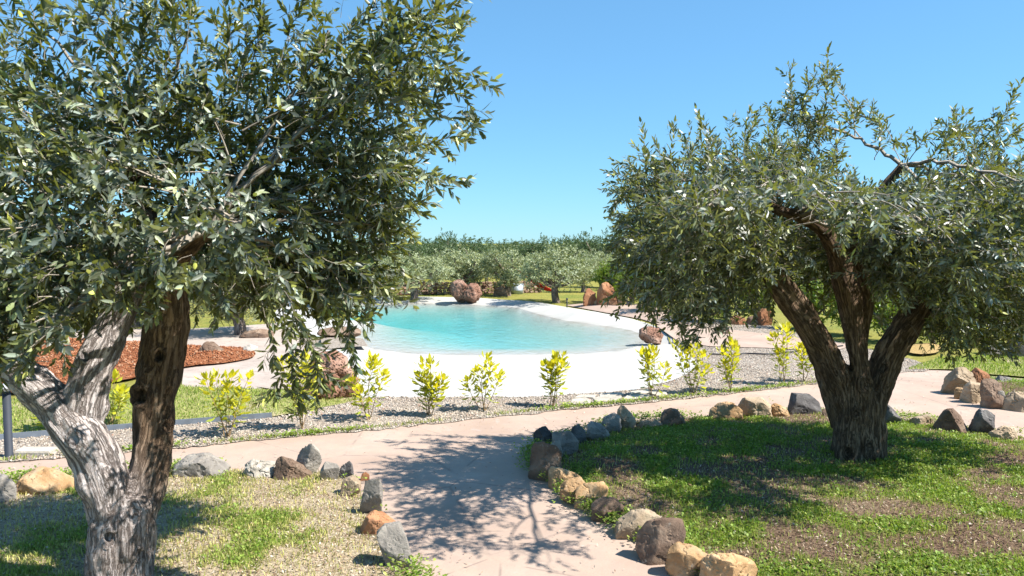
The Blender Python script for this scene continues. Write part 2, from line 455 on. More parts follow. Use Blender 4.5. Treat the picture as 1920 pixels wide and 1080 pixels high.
# ground sheet to the horizon, with the pool cut out
big = np.array([(-900, -40), (900, -40), (900, 1600), (-900, 1600)], float)
near_lo, near_hi = np.array([-22, 0]), np.array([24, 62])
gx, gy = np.meshgrid(np.arange(-22, 24, 1.0), np.arange(0, 62, 1.0))
gp = np.column_stack([gx.ravel(), gy.ravel()])
hole_in = np.array([c + (p - c) * 0.985 for c in [deck_w.mean(0)] for p in deck_w])
gp = gp[~inside(gp, deck_w)]; gp = gp[edge_dist(gp, deck_w) > 0.4]
P, F = cdt(big, gp, None, hole_in)
dd = edge_dist(P, deck_w)
gz = 0.10 * (fbm2(P, 0.35, 5) - 0.5) * smooth(26, 34, P[:, 1]) * smooth(0.2, 2, dd) - 0.012
g = obj("ground", make_mesh("ground", np.column_stack([P, gz]), F), M['ground']); g["kind"] = "structure"

path_poly = np.vstack([catmull(poly(PATH_TOP), 6), poly([(2400, 1500), (-700, 1500)])])
sheet("path", path_poly, 0.5, lambda P: 0.004 + 0.012 * (fbm2(P, 0.8, 3) - 0.5), M['path'])

def shell_z(P):
    ins = inside(P, water_w); d = edge_dist(P, water_w)
    back = smooth(17.0, 27.0, P[:, 1])
    depth = 0.75 * (1 - np.exp(-d * (0.08 + 0.30 * back) / 0.75))
    berm = 0.10 * smooth(0.25, 0.8, d) * smooth(22, 25, P[:, 1]) * smooth(0.0, 3.0, P[:, 0]) * smooth(-0.05, 0.5, edge_dist(P, deck_w))
    out = WL + (0.112) * smooth(0, 1.5, d) + berm
    edge = edge_dist(P, deck_w)
    return np.where(ins, WL - depth, np.where(edge < 1e-3, np.maximum(out, 0.002), out))
sheet("pool_deck", deck_w, 0.35, shell_z, M['shell'], {"wet": lambda P: np.where(inside(P, water_w), 0.0, 1 - smooth(0.0, 0.45, edge_dist(P, water_w) + 0.35 * (fbm2(P, 2.5, 6) - 0.5)))}, extra=water_w)

# water body: closed volume so that depth colours it
wp, wf = cdt(water_w, grid_in(water_w, 1.2))
nb = len(wp)
V = np.vstack([np.column_stack([wp, np.full(nb, WL)]), np.column_stack([wp, np.full(nb, -1.9)])])
bd = {}
for f in wf:
    for a, b in ((f[0], f[1]), (f[1], f[2]), (f[2], f[0])):
        if (b, a) in bd: del bd[(b, a)]
        else: bd[(a, b)] = 1
side = np.array([(b, a, a + nb, b + nb) for a, b in bd])
wo_ = obj("water", make_mesh("water", V, [wf, wf[:, ::-1] + nb, side], False), M['water']); wo_["kind"] = "structure"

# gravel: long strip between path and pool, and a wedge by the flat slab
GRAVEL = [(-700, 922), (-300, 891), (0, 864), (347, 835), (753, 797), (953, 775), (1066, 764), (1259, 746), (1541, 715), (1690, 694), (1750, 690), (1700, 672), (1560, 640), (1420, 606), (1330, 600), (1260, 620), (1262, 642),
          (1296, 664), (1312, 690), (1262, 714), (1198, 731), (1100, 739), (1013, 745), (840, 746), (684, 746), (600, 768), (510, 785), (343, 797), (0, 826), (-300, 850), (-700, 880)]
gravel_w = []
for k_ in range(len(GRAVEL)):
    a_, b_ = np.array(GRAVEL[k_], float), np.array(GRAVEL[(k_ + 1) % len(GRAVEL)], float)
    n_ = max(1, int(np.hypot(*(b_ - a_)) / 14))
    for q_ in range(n_):
        p_ = a_ + (b_ - a_) * q_ / n_
        gravel_w.append((p_[0], p_[1] + (5.5 + rng.normal(0, 1.1) if k_ < 10 else rng.normal(0, .8))))
gravel_w = poly(gravel_w)
sheet("gravel", gravel_w, 0.4, lambda P: 0.013 + 0.02 * (fbm2(P, 2.0, 11) - 0.3) * smooth(0, .3, edge_dist(P, gravel_w)), M['gravel'])
wedge_w = poly([(560, 634), (600, 636), (640, 631), (680, 636), (690, 650), (640, 653), (605, 657), (575, 650)])
sheet("gravel_wedge", wedge_w, 0.5, lambda P: 0.018 + 0 * P[:, 0], M['gravel'])
sand_w = poly([(1230, 612), (1300, 612), (1470, 632), (1600, 650), (1560, 662), (1440, 655), (1330, 652), (1268, 640)])
sheet("sandy_path", sand_w, 0.6, lambda P: 0.035 + 0 * P[:, 0], M['path'])
sand2_w = poly([(1060, 573), (1130, 571), (1215, 574), (1300, 590), (1330, 606), (1255, 616), (1205, 600), (1130, 586)])
sheet("sandy_bank", sand2_w, 0.6, lambda P: 0.02 + 0.10 * smooth(0, .5, edge_dist(P, sand2_w)), M['path'])
paving_w = poly([(340, 729), (345, 690), (100, 700), (-500, 720), (-700, 660), (-400, 612), (120, 615), (330, 618), (440, 612), (520, 606), (560, 634), (610, 656), (600, 690), (560, 735)])
sheet("paving", paving_w, 0.6, lambda P: 0.006 + 0.02 * (fbm2(P, 0.7, 8) - 0.5) * smooth(0, .5, edge_dist(P, paving_w)), M['paving'])
soil_w = catmull(poly([(-500, 735), (0, 742), (200, 722), (345, 692), (420, 684), (470, 674), (478, 664), (455, 655), (350, 650), (200, 640), (0, 632), (-400, 632)]), 4, True)
sheet("red_soil", soil_w, 0.35, lambda P: 0.028 + 0.10 * smooth(0, 1.0, edge_dist(P, soil_w)) + 0.03 * fbm2(P, 3, 4), M['red_soil'])

def green_fn(seed, bias=0.0, sc=1.5):
    return lambda P: np.clip(fbm2(P, sc, seed, 5) * 2.4 - 0.75 + bias, 0, 1)

lawn_w = poly([(-700, 878), (-300, 848), (0, 824), (343, 795), (510, 783), (600, 766), (686, 750), (640, 742), (560, 733), (345, 726), (345, 722), (200, 735), (0, 752), (-500, 760)])
lawn_z = lambda P: 0.014 + 0.05 * smooth(0, .8, edge_dist(P, lawn_w))
sheet("lawn_strip", lawn_w, 0.35, lawn_z, M['turf'], {"green": green_fn(21, 0.35)})
shade_w = poly([(1700, 694), (1790, 694), (1850, 703), (2000, 714), (2400, 738), (2400, 640), (1960, 640), (1880, 668), (1760, 672)])
shade_z = lambda P: 0.020 + 0.03 * smooth(0, .8, edge_dist(P, shade_w))
sheet("lawn_far", shade_w, 0.4, shade_z, M['turf'], {"green": green_fn(24, 0.3)})

BED_L = [(-700, 955), (-300, 930), (0, 910), (130, 902), (335, 888), (460, 884), (560, 884), (630, 888), (665, 905), (695, 955), (705, 985), (740, 1040), (772, 1085), (800, 1150), (830, 1260), (600, 1700), (-900, 1700)]
BED_R = [(1003, 878), (1004, 850), (1030, 838), (1080, 822), (1120, 808), (1165, 796), (1260, 790), (1340, 780), (1400, 773), (1520, 766), (1640, 782), (1700, 790), (1780, 800), (1850, 805), (1920, 822), (2400, 850), (2700, 1300), (1600, 1300),
         (1430, 1130), (1340, 1078), (1262, 1040), (1180, 992), (1110, 955), (1050, 915)]
BED_F = [(1788, 714), (1780, 735), (1812, 748), (1860, 762), (1930, 774), (2100, 792), (2500, 815), (2500, 745), (2000, 722), (1850, 708)]
bedl_w, bedr_w, bedf_w = poly(BED_L), poly(BED_R), poly(BED_F)
def bed_z(pl, h):
    return lambda P: 0.012 + h * smooth(0, 1.3, edge_dist(P, pl)) + 0.05 * (fbm2(P, 1.1, 31) - 0.5) * smooth(0, .8, edge_dist(P, pl)) + 0.015 * (fbm2(P, 7, 33) - .5) * smooth(0, .3, edge_dist(P, pl))
zl, zr, zf = bed_z(bedl_w, 0.05), bed_z(bedr_w, 0.09), bed_z(bedf_w, 0.12)
gl_, gr_, gf_ = green_fn(41, -0.3, 2.4), green_fn(47, 0.02, 2.7), green_fn(51, 0.2)
sheet("olive_bed_left", bedl_w, 0.16, zl, M['turf'], {"green": gl_})
sheet("olive_bed_right", bedr_w, 0.16, zr, M['turf'], {"green": gr_, "mould_shade": lambda P: np.clip(1.15 - 0.5 * fbm2(P, 0.9, 71), 0, 1)})
sheet("olive_bed_far", bedf_w, 0.25, zf, M['turf'], {"green": gf_, "mould_shade": lambda P: np.ones(len(P))})
straw_w = catmull(poly([(1700, 662), (1712, 650), (1745, 647), (1765, 653), (1760, 664), (1725, 668)]), 3, True)
M['straw'] = simple_mat("straw", (0.36, 0.25, 0.10), 0.9, 0.2, 0, 0.35, 30)
sheet("straw_patch", straw_w, 0.3, lambda P: 0.05 + 0.06 * smooth(0, .5, edge_dist(P, straw_w)), M['straw'])
pool2_w = catmull(poly([(1830, 612), (1880, 604), (2000, 606), (2100, 618), (1960, 632), (1860, 626)]), 4, True)
sheet("pool_deck_second", pool2_w, 0.8, lambda P: 0.03 + 0 * P[:, 0], M['shell'])
t_ = NT("shallow_water"); pp_ = t_.geo()
M['water2'] = t_.done(t_.bsdf((0.16, 0.55, 0.66), 0.08, t_.bump(t_.noise(pp_, 4, 3), 0.3, 0.04), 0.5))
sheet("water_second", catmull(poly([(1868, 610), (1900, 606), (2000, 609), (2050, 617), (1950, 624), (1880, 620)]), 4, True), 0.8, lambda P: 0.036 + 0 * P[:, 0], M['water2'])

# ---------------------------------------------------------------- loose gravel, grass and litter (uncountable)
def scatter(pl, n, keep=None):
    lo, hi = pl.min(0), pl.max(0); out = []; c = 0
    while c < n:
        p = rng.uniform(lo, hi, (n * 2, 2)); p = p[inside(p, pl)]
        if keep is not None: p = p[rng.random(len(p)) < keep(p)]
        out.append(p); c += len(p)
        if len(out) > 40: break
    return np.vstack(out)[:n]

def in_view(P, z=0.0, mx=60):
    x, y = proj(np.column_stack([P, np.full(len(P), z)]))
    return ((x > -mx) & (x < 1920 + mx) & (y < 1080 + 2 * mx)).astype(float)

OCT = np.array([(1, 0, 0), (-1, 0, 0), (0, 1, 0), (0, -1, 0), (0, 0, 1), (0, 0, -1)], float)
OCTF = np.array([(0, 2, 4), (2, 1, 4), (1, 3, 4), (3, 0, 4), (2, 0, 5), (1, 2, 5), (3, 1, 5), (0, 3, 5)])
def pebbles(name, label, P, z, smin, smax, mat):
    n = len(P)
    s = rng.uniform(smin, smax, (n, 1, 1)) * rng.uniform(0.6, 1.25, (n, 1, 3)) * np.array([1, 1, 0.65])
    a = rng.uniform(0, 6.28, n); ca, sa = np.cos(a), np.sin(a)
    v = OCT[None] * s + rng.normal(0, 0.12, (n, 6, 3)) * s
    tl = rng.normal(0, 0.4, (n, 1)); v[:, :, 2] += v[:, :, 0] * tl
    x = v[:, :, 0] * ca[:, None] - v[:, :, 1] * sa[:, None]; y = v[:, :, 0] * sa[:, None] + v[:, :, 1] * ca[:, None]
    v = np.stack([x + P[:, :1], y + P[:, 1:2], v[:, :, 2] + np.asarray(z)[:, None]], -1)
    F = (OCTF[None] + (np.arange(n) * 6)[:, None, None]).reshape(-1, 3)
    o = obj(name, make_mesh(name, v.reshape(-1, 3), F, True, {"vary": np.repeat(rng.random(n), 6)}), mat)
    return tag(o, label, "gravel" if "gravel" in name or "pebble" in name else "chippings", kind="stuff")
t_ = NT("pebble"); M['pebble'] = t_.done(t_.bsdf(t_.ramp(t_.attr("vary"), [(0, (0.128, 0.108, 0.096)), (0.3, (0.288, 0.232, 0.176)), (0.65, (0.400, 0.336, 0.272)), (0.9, (0.496, 0.448, 0.384)), (1.0, (0.336, 0.192, 0.128))]), 0.8, None, 0.3))
t_ = NT("red_chip"); M['redchip'] = t_.done(t_.bsdf(t_.ramp(t_.attr("vary"), [(0, (0.088, 0.031, 0.014)), (0.4, (0.258, 0.088, 0.037)), (0.8, (0.354, 0.150, 0.068)), (1.0, (0.408, 0.258, 0.163))]), 0.9, None, 0.2))
pg = scatter(gravel_w, 30000, lambda p: in_view(p) * np.clip(14 / p[:, 1], 0.3, 1))
pebbles("gravel_pebbles", "loose grey-beige pebbles of the strip between path and pool", pg, np.full(len(pg), 0.016), 0.010, 0.024, M['pebble'])
ps = scatter(soil_w, 9000, lambda p: in_view(p))
pebbles("red_chippings", "coarse red chippings covering the soil bed beside the pale paving", ps, 0.036 + 0.10 * smooth(0, 1.0, edge_dist(ps, soil_w)) + 0.03 * fbm2(ps, 3, 4), 0.014, 0.034, M['redchip'])

def grass(name, label, P, z, hmin, hmax, wd, tint, mat, lean=0.6):
    n = len(P)
    h = rng.uniform(hmin, hmax, n); a = rng.uniform(0, 6.28, n); b = rng.uniform(0, 6.28, n)
    w = wd * rng.uniform(0.7, 1.4, n)
    base = np.column_stack([P, z - 0.004])
    sd = np.column_stack([np.cos(a), np.sin(a), np.zeros(n)])
    ln = np.column_stack([np.cos(b), np.sin(b), np.zeros(n)]) * (rng.random(n) ** 0.7 * lean * h)[:, None]
    mid = base + ln * 0.35 + np.array([0, 0, 1]) * (h * 0.6)[:, None]
    tip = base + ln + np.array([0, 0, 1]) * h[:, None] * (1 - 0.35 * rng.random(n))[:, None]
    V = np.stack([base - sd * w[:, None] * .5, base + sd * w[:, None] * .5, mid - sd * w[:, None] * .45, mid + sd * w[:, None] * .45, tip], 1).reshape(-1, 3)
    k = (np.arange(n) * 5)[:, None]
    Fq = np.array([0, 1, 3, 2]) + k; Ft = np.array([2, 3, 4]) + k
    o = obj(name, make_mesh(name, V, [Fq, Ft], True, {"tint": np.repeat(tint, 5), "vary": np.repeat(rng.random(n), 5)}), mat)
    return tag(o, label, "grass", kind="stuff")

def rosettes(name, label, P, z, s0, s1, tint, mat, nl=4):
    """low broad-leaved weeds: nl small roundish leaves per plant"""
    n = len(P) * nl
    Q = np.repeat(np.column_stack([P, z]), nl, 0)
    a = rng.uniform(0, 6.28, n); el = rng.uniform(0.1, 1.0, n); s = rng.uniform(s0, s1, n)
    d = np.column_stack([np.cos(a) * np.cos(el), np.sin(a) * np.cos(el), np.sin(el)])
    sd = np.column_stack([-np.sin(a), np.cos(a), rng.normal(0, 0.25, n)])
    Q = Q + d * (s * rng.uniform(0.2, 1.5, n))[:, None]
    up = np.array([0, 0, 1.0])
    V = np.stack([Q, Q + (d * .5 + sd * .42) * s[:, None], Q + (d * .5 - sd * .42) * s[:, None], Q + (d * 1.0 - up * 0.15) * s[:, None]], 1).reshape(-1, 3)
    k = (np.arange(n) * 4)[:, None]
    o = obj(name, make_mesh(name, V, np.array([0, 1, 3, 2]) + k, True, {"tint": np.repeat(np.repeat(tint, nl), 4), "vary": np.repeat(rng.random(n), 4)}), mat)
    return tag(o, label, "weeds", kind="stuff")

def litter(name, label, P, z, mat, vmax=1.0):
    n = len(P)
    L = rng.uniform(0.014, 0.04, n); a = rng.uniform(0, 6.28, n)
    d = np.column_stack([np.cos(a), np.sin(a), rng.normal(0, 0.35, n)]); s = np.column_stack([-np.sin(a), np.cos(a), rng.normal(0, 0.35, n)])
    Q = np.column_stack([P, z + rng.uniform(0.004, 0.016, n)])
    V = np.stack([Q - d * L[:, None] * .5, Q + s * L[:, None] * .15, Q + d * L[:, None] * .5, Q - s * L[:, None] * .15], 1).reshape(-1, 3)
    k = (np.arange(n) * 4)[:, None]
    o = obj(name, make_mesh(name, V, np.array([0, 1, 2, 3]) + k, False, {"vary": np.repeat(rng.random(n) ** (1 if vmax == 1 else 3.5), 4)}), mat)
    return tag(o, label, "litter", kind="stuff")
t_ = NT("dry_leaf"); M['litter'] = t_.done(t_.bsdf(t_.ramp(t_.attr("vary"), [(0, (0.080, 0.044, 0.024)), (0.35, (0.256, 0.160, 0.096)), (0.7, (0.432, 0.336, 0.232)), (1.0, (0.576, 0.512, 0.416))]), 0.8, None, 0.3))

def dress(tagname, where, pl, zfn, gfn, ng, nr, nlit, dry):
    P = scatter(pl, ng, lambda p: in_view(p, 0, 120) * np.clip(0.12 + gfn(p) * 1.2, 0, 1) * np.clip(9 / p[:, 1], .35, 1))
    gv = gfn(P)
    tint = np.clip(dry + 0.35 - gv * 0.9 + rng.normal(0, 0.25, len(P)), 0, 1)
    grass("grass", "short grass growing %s" % where, P, zfn(P), 0.02, 0.062, 0.006, tint, M['weed'])
    P = scatter(pl, nr, lambda p: in_view(p, 0, 120) * np.clip((gfn(p) - 0.28) * 2.2, 0, 1) * np.clip(9 / p[:, 1], .35, 1))
    rosettes("weeds", "low green weeds spreading %s" % where, P, zfn(P), 0.012, 0.032, np.clip(rng.normal(0.12, 0.2, len(P)), 0, .7), M['weed'])
    P = scatter(pl, nlit, lambda p: in_view(p, 0, 120) * np.clip(1.1 - gfn(p), 0.1, 1) * np.clip(8 / p[:, 1], .35, 1))
    litter("leaf_litter", "dry fallen leaves scattered %s" % where, P, zfn(P), M['litter'], 1.0 if tagname == "l" else 0.5)
dress("l", "in the bed under the grey-limbed olive", bedl_w, zl, gl_, 34000, 1600, 15000, 0.55)
dress("r", "in the shaded bed under the many-stemmed olive", bedr_w, zr, gr_, 48000, 10000, 24000, 0.24)
dress("f", "in the small bed behind the stone cluster", bedf_w, zf, gf_, 4000, 1500, 800, 0.0)
def path_keep(p):
    d = np.minimum(edge_dist(p, bedl_w), edge_dist(p, bedr_w))
    return in_view(p) * ~inside(p, bedl_w) * ~inside(p, bedr_w) * ~inside(p, bedf_w) * np.clip(0.10 + 0.9 * np.exp(-d / 0.12), 0, 1) * np.clip(fbm2(p, 1.7, 91) * 2 - .5, 0, 1)
P = scatter(path_poly, 1500, path_keep)
litter("leaf_litter", "dry leaves and twig bits fallen on the pink path", P, np.full(len(P), 0.010), M['litter'])
P = scatter(lawn_w, 12000, lambda p: in_view(p)); grass("grass", "bright turf between gravel strip and pale paving", P, lawn_z(P), 0.02, 0.06, 0.009, np.clip(rng.normal(0.2, 0.25, len(P)), 0, 1), M['weed'])
P = scatter(shade_w, 7000, lambda p: in_view(p)); grass("grass", "shaded turf beyond the path near the dark boulder", P, shade_z(P), 0.02, 0.07, 0.011, np.clip(rng.normal(0.12, 0.2, len(P)), 0, 1), M['weed'])

def along(line_px, n, spread_in, seed=0, dens=0.5):
    L = catmull(poly(line_px), 8)
    seg = np.hypot(*np.diff(L, axis=0).T); cs = np.concatenate([[0], np.cumsum(seg)])
    s = rng.uniform(0, cs[-1], n * 4)
    nz = vnoise(np.column_stack([s * 1.3, s * 0 + seed, s * 0]), 77)
    s = s[rng.random(len(s)) < np.clip((nz - dens) * 4, 0, 1)][:n]
    P = np.column_stack([np.interp(s, cs, L[:, 0]), np.interp(s, cs, L[:, 1])])
    return P + np.column_stack([rng.normal(0, 0.05, len(P)), np.abs(rng.normal(0, spread_in, len(P)))])
P = along(PATH_TOP[2:10], 1500, 0.06, 3, 0.60)
grass("grass", "weedy fringe along the far edge of the pink path", P, np.full(len(P), 0.012), 0.02, 0.075, 0.008, np.clip(rng.normal(0.35, 0.3, len(P)), 0, 1), M['weed'])
P = along(PATH_TOP[2:10], 800, 0.07, 9, 0.60)
rosettes("weeds", "leafy weeds between gravel and the pink path", P, np.full(len(P), 0.014), 0.02, 0.045, np.clip(rng.normal(0.15, 0.25, len(P)), 0, 1), M['weed'])
for ln, nm, sd in ((BED_L[2:15], "stones edging the grey-limbed olive's bed", 5), (BED_R[0:15] , "back stones edging the shaded olive bed", 15), (BED_R[17:24] + BED_R[:1], "ochre stones edging the shaded olive bed", 25)):
    P = along(ln, 1500, 0.03, sd, 0.40) + rng.normal(0, 0.06, (1, 2)) * 0
    P += rng.normal(0, 0.07, P.shape)
    rosettes("weeds", "clover-like weeds at the foot of the %s" % nm, P, 0.02 + rng.random(len(P)) * 0.08, 0.016, 0.036, np.clip(rng.normal(0.12, 0.2, len(P)), 0, 1), M['weed'])

# ---------------------------------------------------------------- rocks
def ico(sub):
    bm = bmesh.new(); bmesh.ops.create_icosphere(bm, subdivisions=sub, radius=1.0)
    V = np.array([v.co[:] for v in bm.verts]); F = np.array([[v.index for v in f.verts] for f in bm.faces]); bm.free()
    return unit(V), F
ICO = {4: ico(4), 5: ico(5)}

def hull_shape(pg, thick, seed, sub, sharp, rough, pits=0.0, tilt=(0.15, 0.6)):
    """convex stone whose front outline is polygon pg (x, z in metres about its centre)"""
    r = np.random.default_rng(seed)
    D, F = ICO[sub]
    N, H = [], []
    n = len(pg)
    area = 0.5 * sum(pg[i][0] * pg[(i + 1) % n][1] - pg[(i + 1) % n][0] * pg[i][1] for i in range(n))
    for i in range(n):
        a, b = pg[i], pg[(i + 1) % n]
        e = b - a; nn = np.array([e[1], -e[0]]) * (1 if area > 0 else -1)
        nn = nn / max(np.linalg.norm(nn), 1e-9); h = nn @ a
        if h <= 0.004: h = 0.004
        N.append((nn[0], 0, nn[1])); H.append(h)
        for sg in (-1, 1):
            if r.random() < 0.3: continue
            f = sg * r.uniform(*tilt)
            N.append((nn[0] * math.cos(f), math.sin(f), nn[1] * math.cos(f))); H.append(h * math.cos(f) * r.uniform(0.97, 1.08))
    for sg in (-1, 1):
        for k in range(3):
            v = unit(np.array([r.normal(0, 0.42), sg, r.normal(0.18, 0.35)])); N.append(v); H.append(thick * 0.5 * r.uniform(0.8, 1.15))
    for k in range(8):
        v = unit(r.normal(0, 1, 3)); N.append(v)
        ext = np.abs(v[0]) * np.abs(pg[:, 0]).max() + np.abs(v[1]) * thick / 2 + np.abs(v[2]) * np.abs(pg[:, 1]).max()
        H.append(ext * r.uniform(0.74, 0.96))
    N = np.array(N); H = np.array(H)
    dn = D @ N.T
    inv = np.maximum(dn, 1e-4) / H
    mx = inv.max(1)
    R = 1.0 / (mx * ((inv / mx[:, None]) ** sharp).sum(1) ** (1.0 / sharp))
    size = math.sqrt(abs(area))
    V = D * R[:, None]
    q = V / size * 2.8 + seed * 3.1
    V = V + D * ((fbm(q, seed, 5, 0.6) - 0.5) * rough * 0.8 * size)[:, None]
    q3 = V / size * 3.0 + seed * 1.7
    fr = fbm(q3, seed + 2, 4, 0.6)
    V = V - D * (smooth(0.0, 0.05, 0.06 - np.abs(fr - 0.5)) * rough * 0.35 * size)[:, None]      # cracks and chipped ledges
    q2 = V / size * 7.0 + seed
    V = V + D * ((fbm(q2, seed + 5, 3) - 0.5) * rough * 0.35 * size)[:, None]
    if pits:
        for sc, am in ((9, 1.0), (17, 0.6)):
            pn = vnoise(V / size * sc + seed, seed + 9)
            V = V - D * (smooth(0.60, 0.80, pn) * pits * am * size)[:, None]
    return V, F

ROCKN = [100]
def rock(px_poly, base, mat, label, name="stone", cat="stone", group=None, thick=0.8, sharp=110, rough=0.085, pits=0.0, bury=0.05, z0=0.0, parts=None, back=0.35, grow=(1.26, 1.12)):
    ROCKN[0] += 1
    polys = [px_poly] if parts is None else parts
    a = np.array([p for q in polys for p in q], float)
    cx = (a[:, 0].min() + a[:, 0].max()) / 2
    wpx = a[:, 0].max() - a[:, 0].min()
    g0 = G(cx, base, z0); d = g0[1]
    mpp = d / FPX
    th = wpx * mpp * thick
    d2 = d + th * back; sc = d2 / d                                      # body centre stands behind its front foot
    mpp2 = d2 / FPX
    gx = (cx - 960) / FPX * d2
    VV, FF = [], []; off = 0
    for k, q in enumerate(polys):
        q = np.array(q, float); qc = q.mean(0); q = qc + (q - qc) * np.array(grow)
        # pixel -> metres, standing on the ground at depth d2
        pts = np.array([W(p[0], p[1], d2) for p in q])
        X, Z = pts[:, 0] - gx, pts[:, 2]
        low = Z < Z.min() + 0.25 * (Z.max() - Z.min())
        Z = np.where(low, Z - bury, Z)
        c = np.array([X.mean(), Z.mean()])
        pg = np.column_stack([X, Z]) - c
        V, F = hull_shape(pg, th, ROCKN[0] * 7 + k, 5 if wpx > 26 else 4, sharp, rough, pits)
        V[:, 0] += c[0]; V[:, 2] += c[1] - z0
        VV.append(V); FF.append(F + off); off += len(V)
    me = make_mesh(name, np.vstack(VV), np.vstack(FF))
    if not pits: me.set_sharp_from_angle(angle=math.radians(24))
    o = obj(name, me, M[mat], loc=(gx, d2, z0))
    return tag(o, label, cat, group)

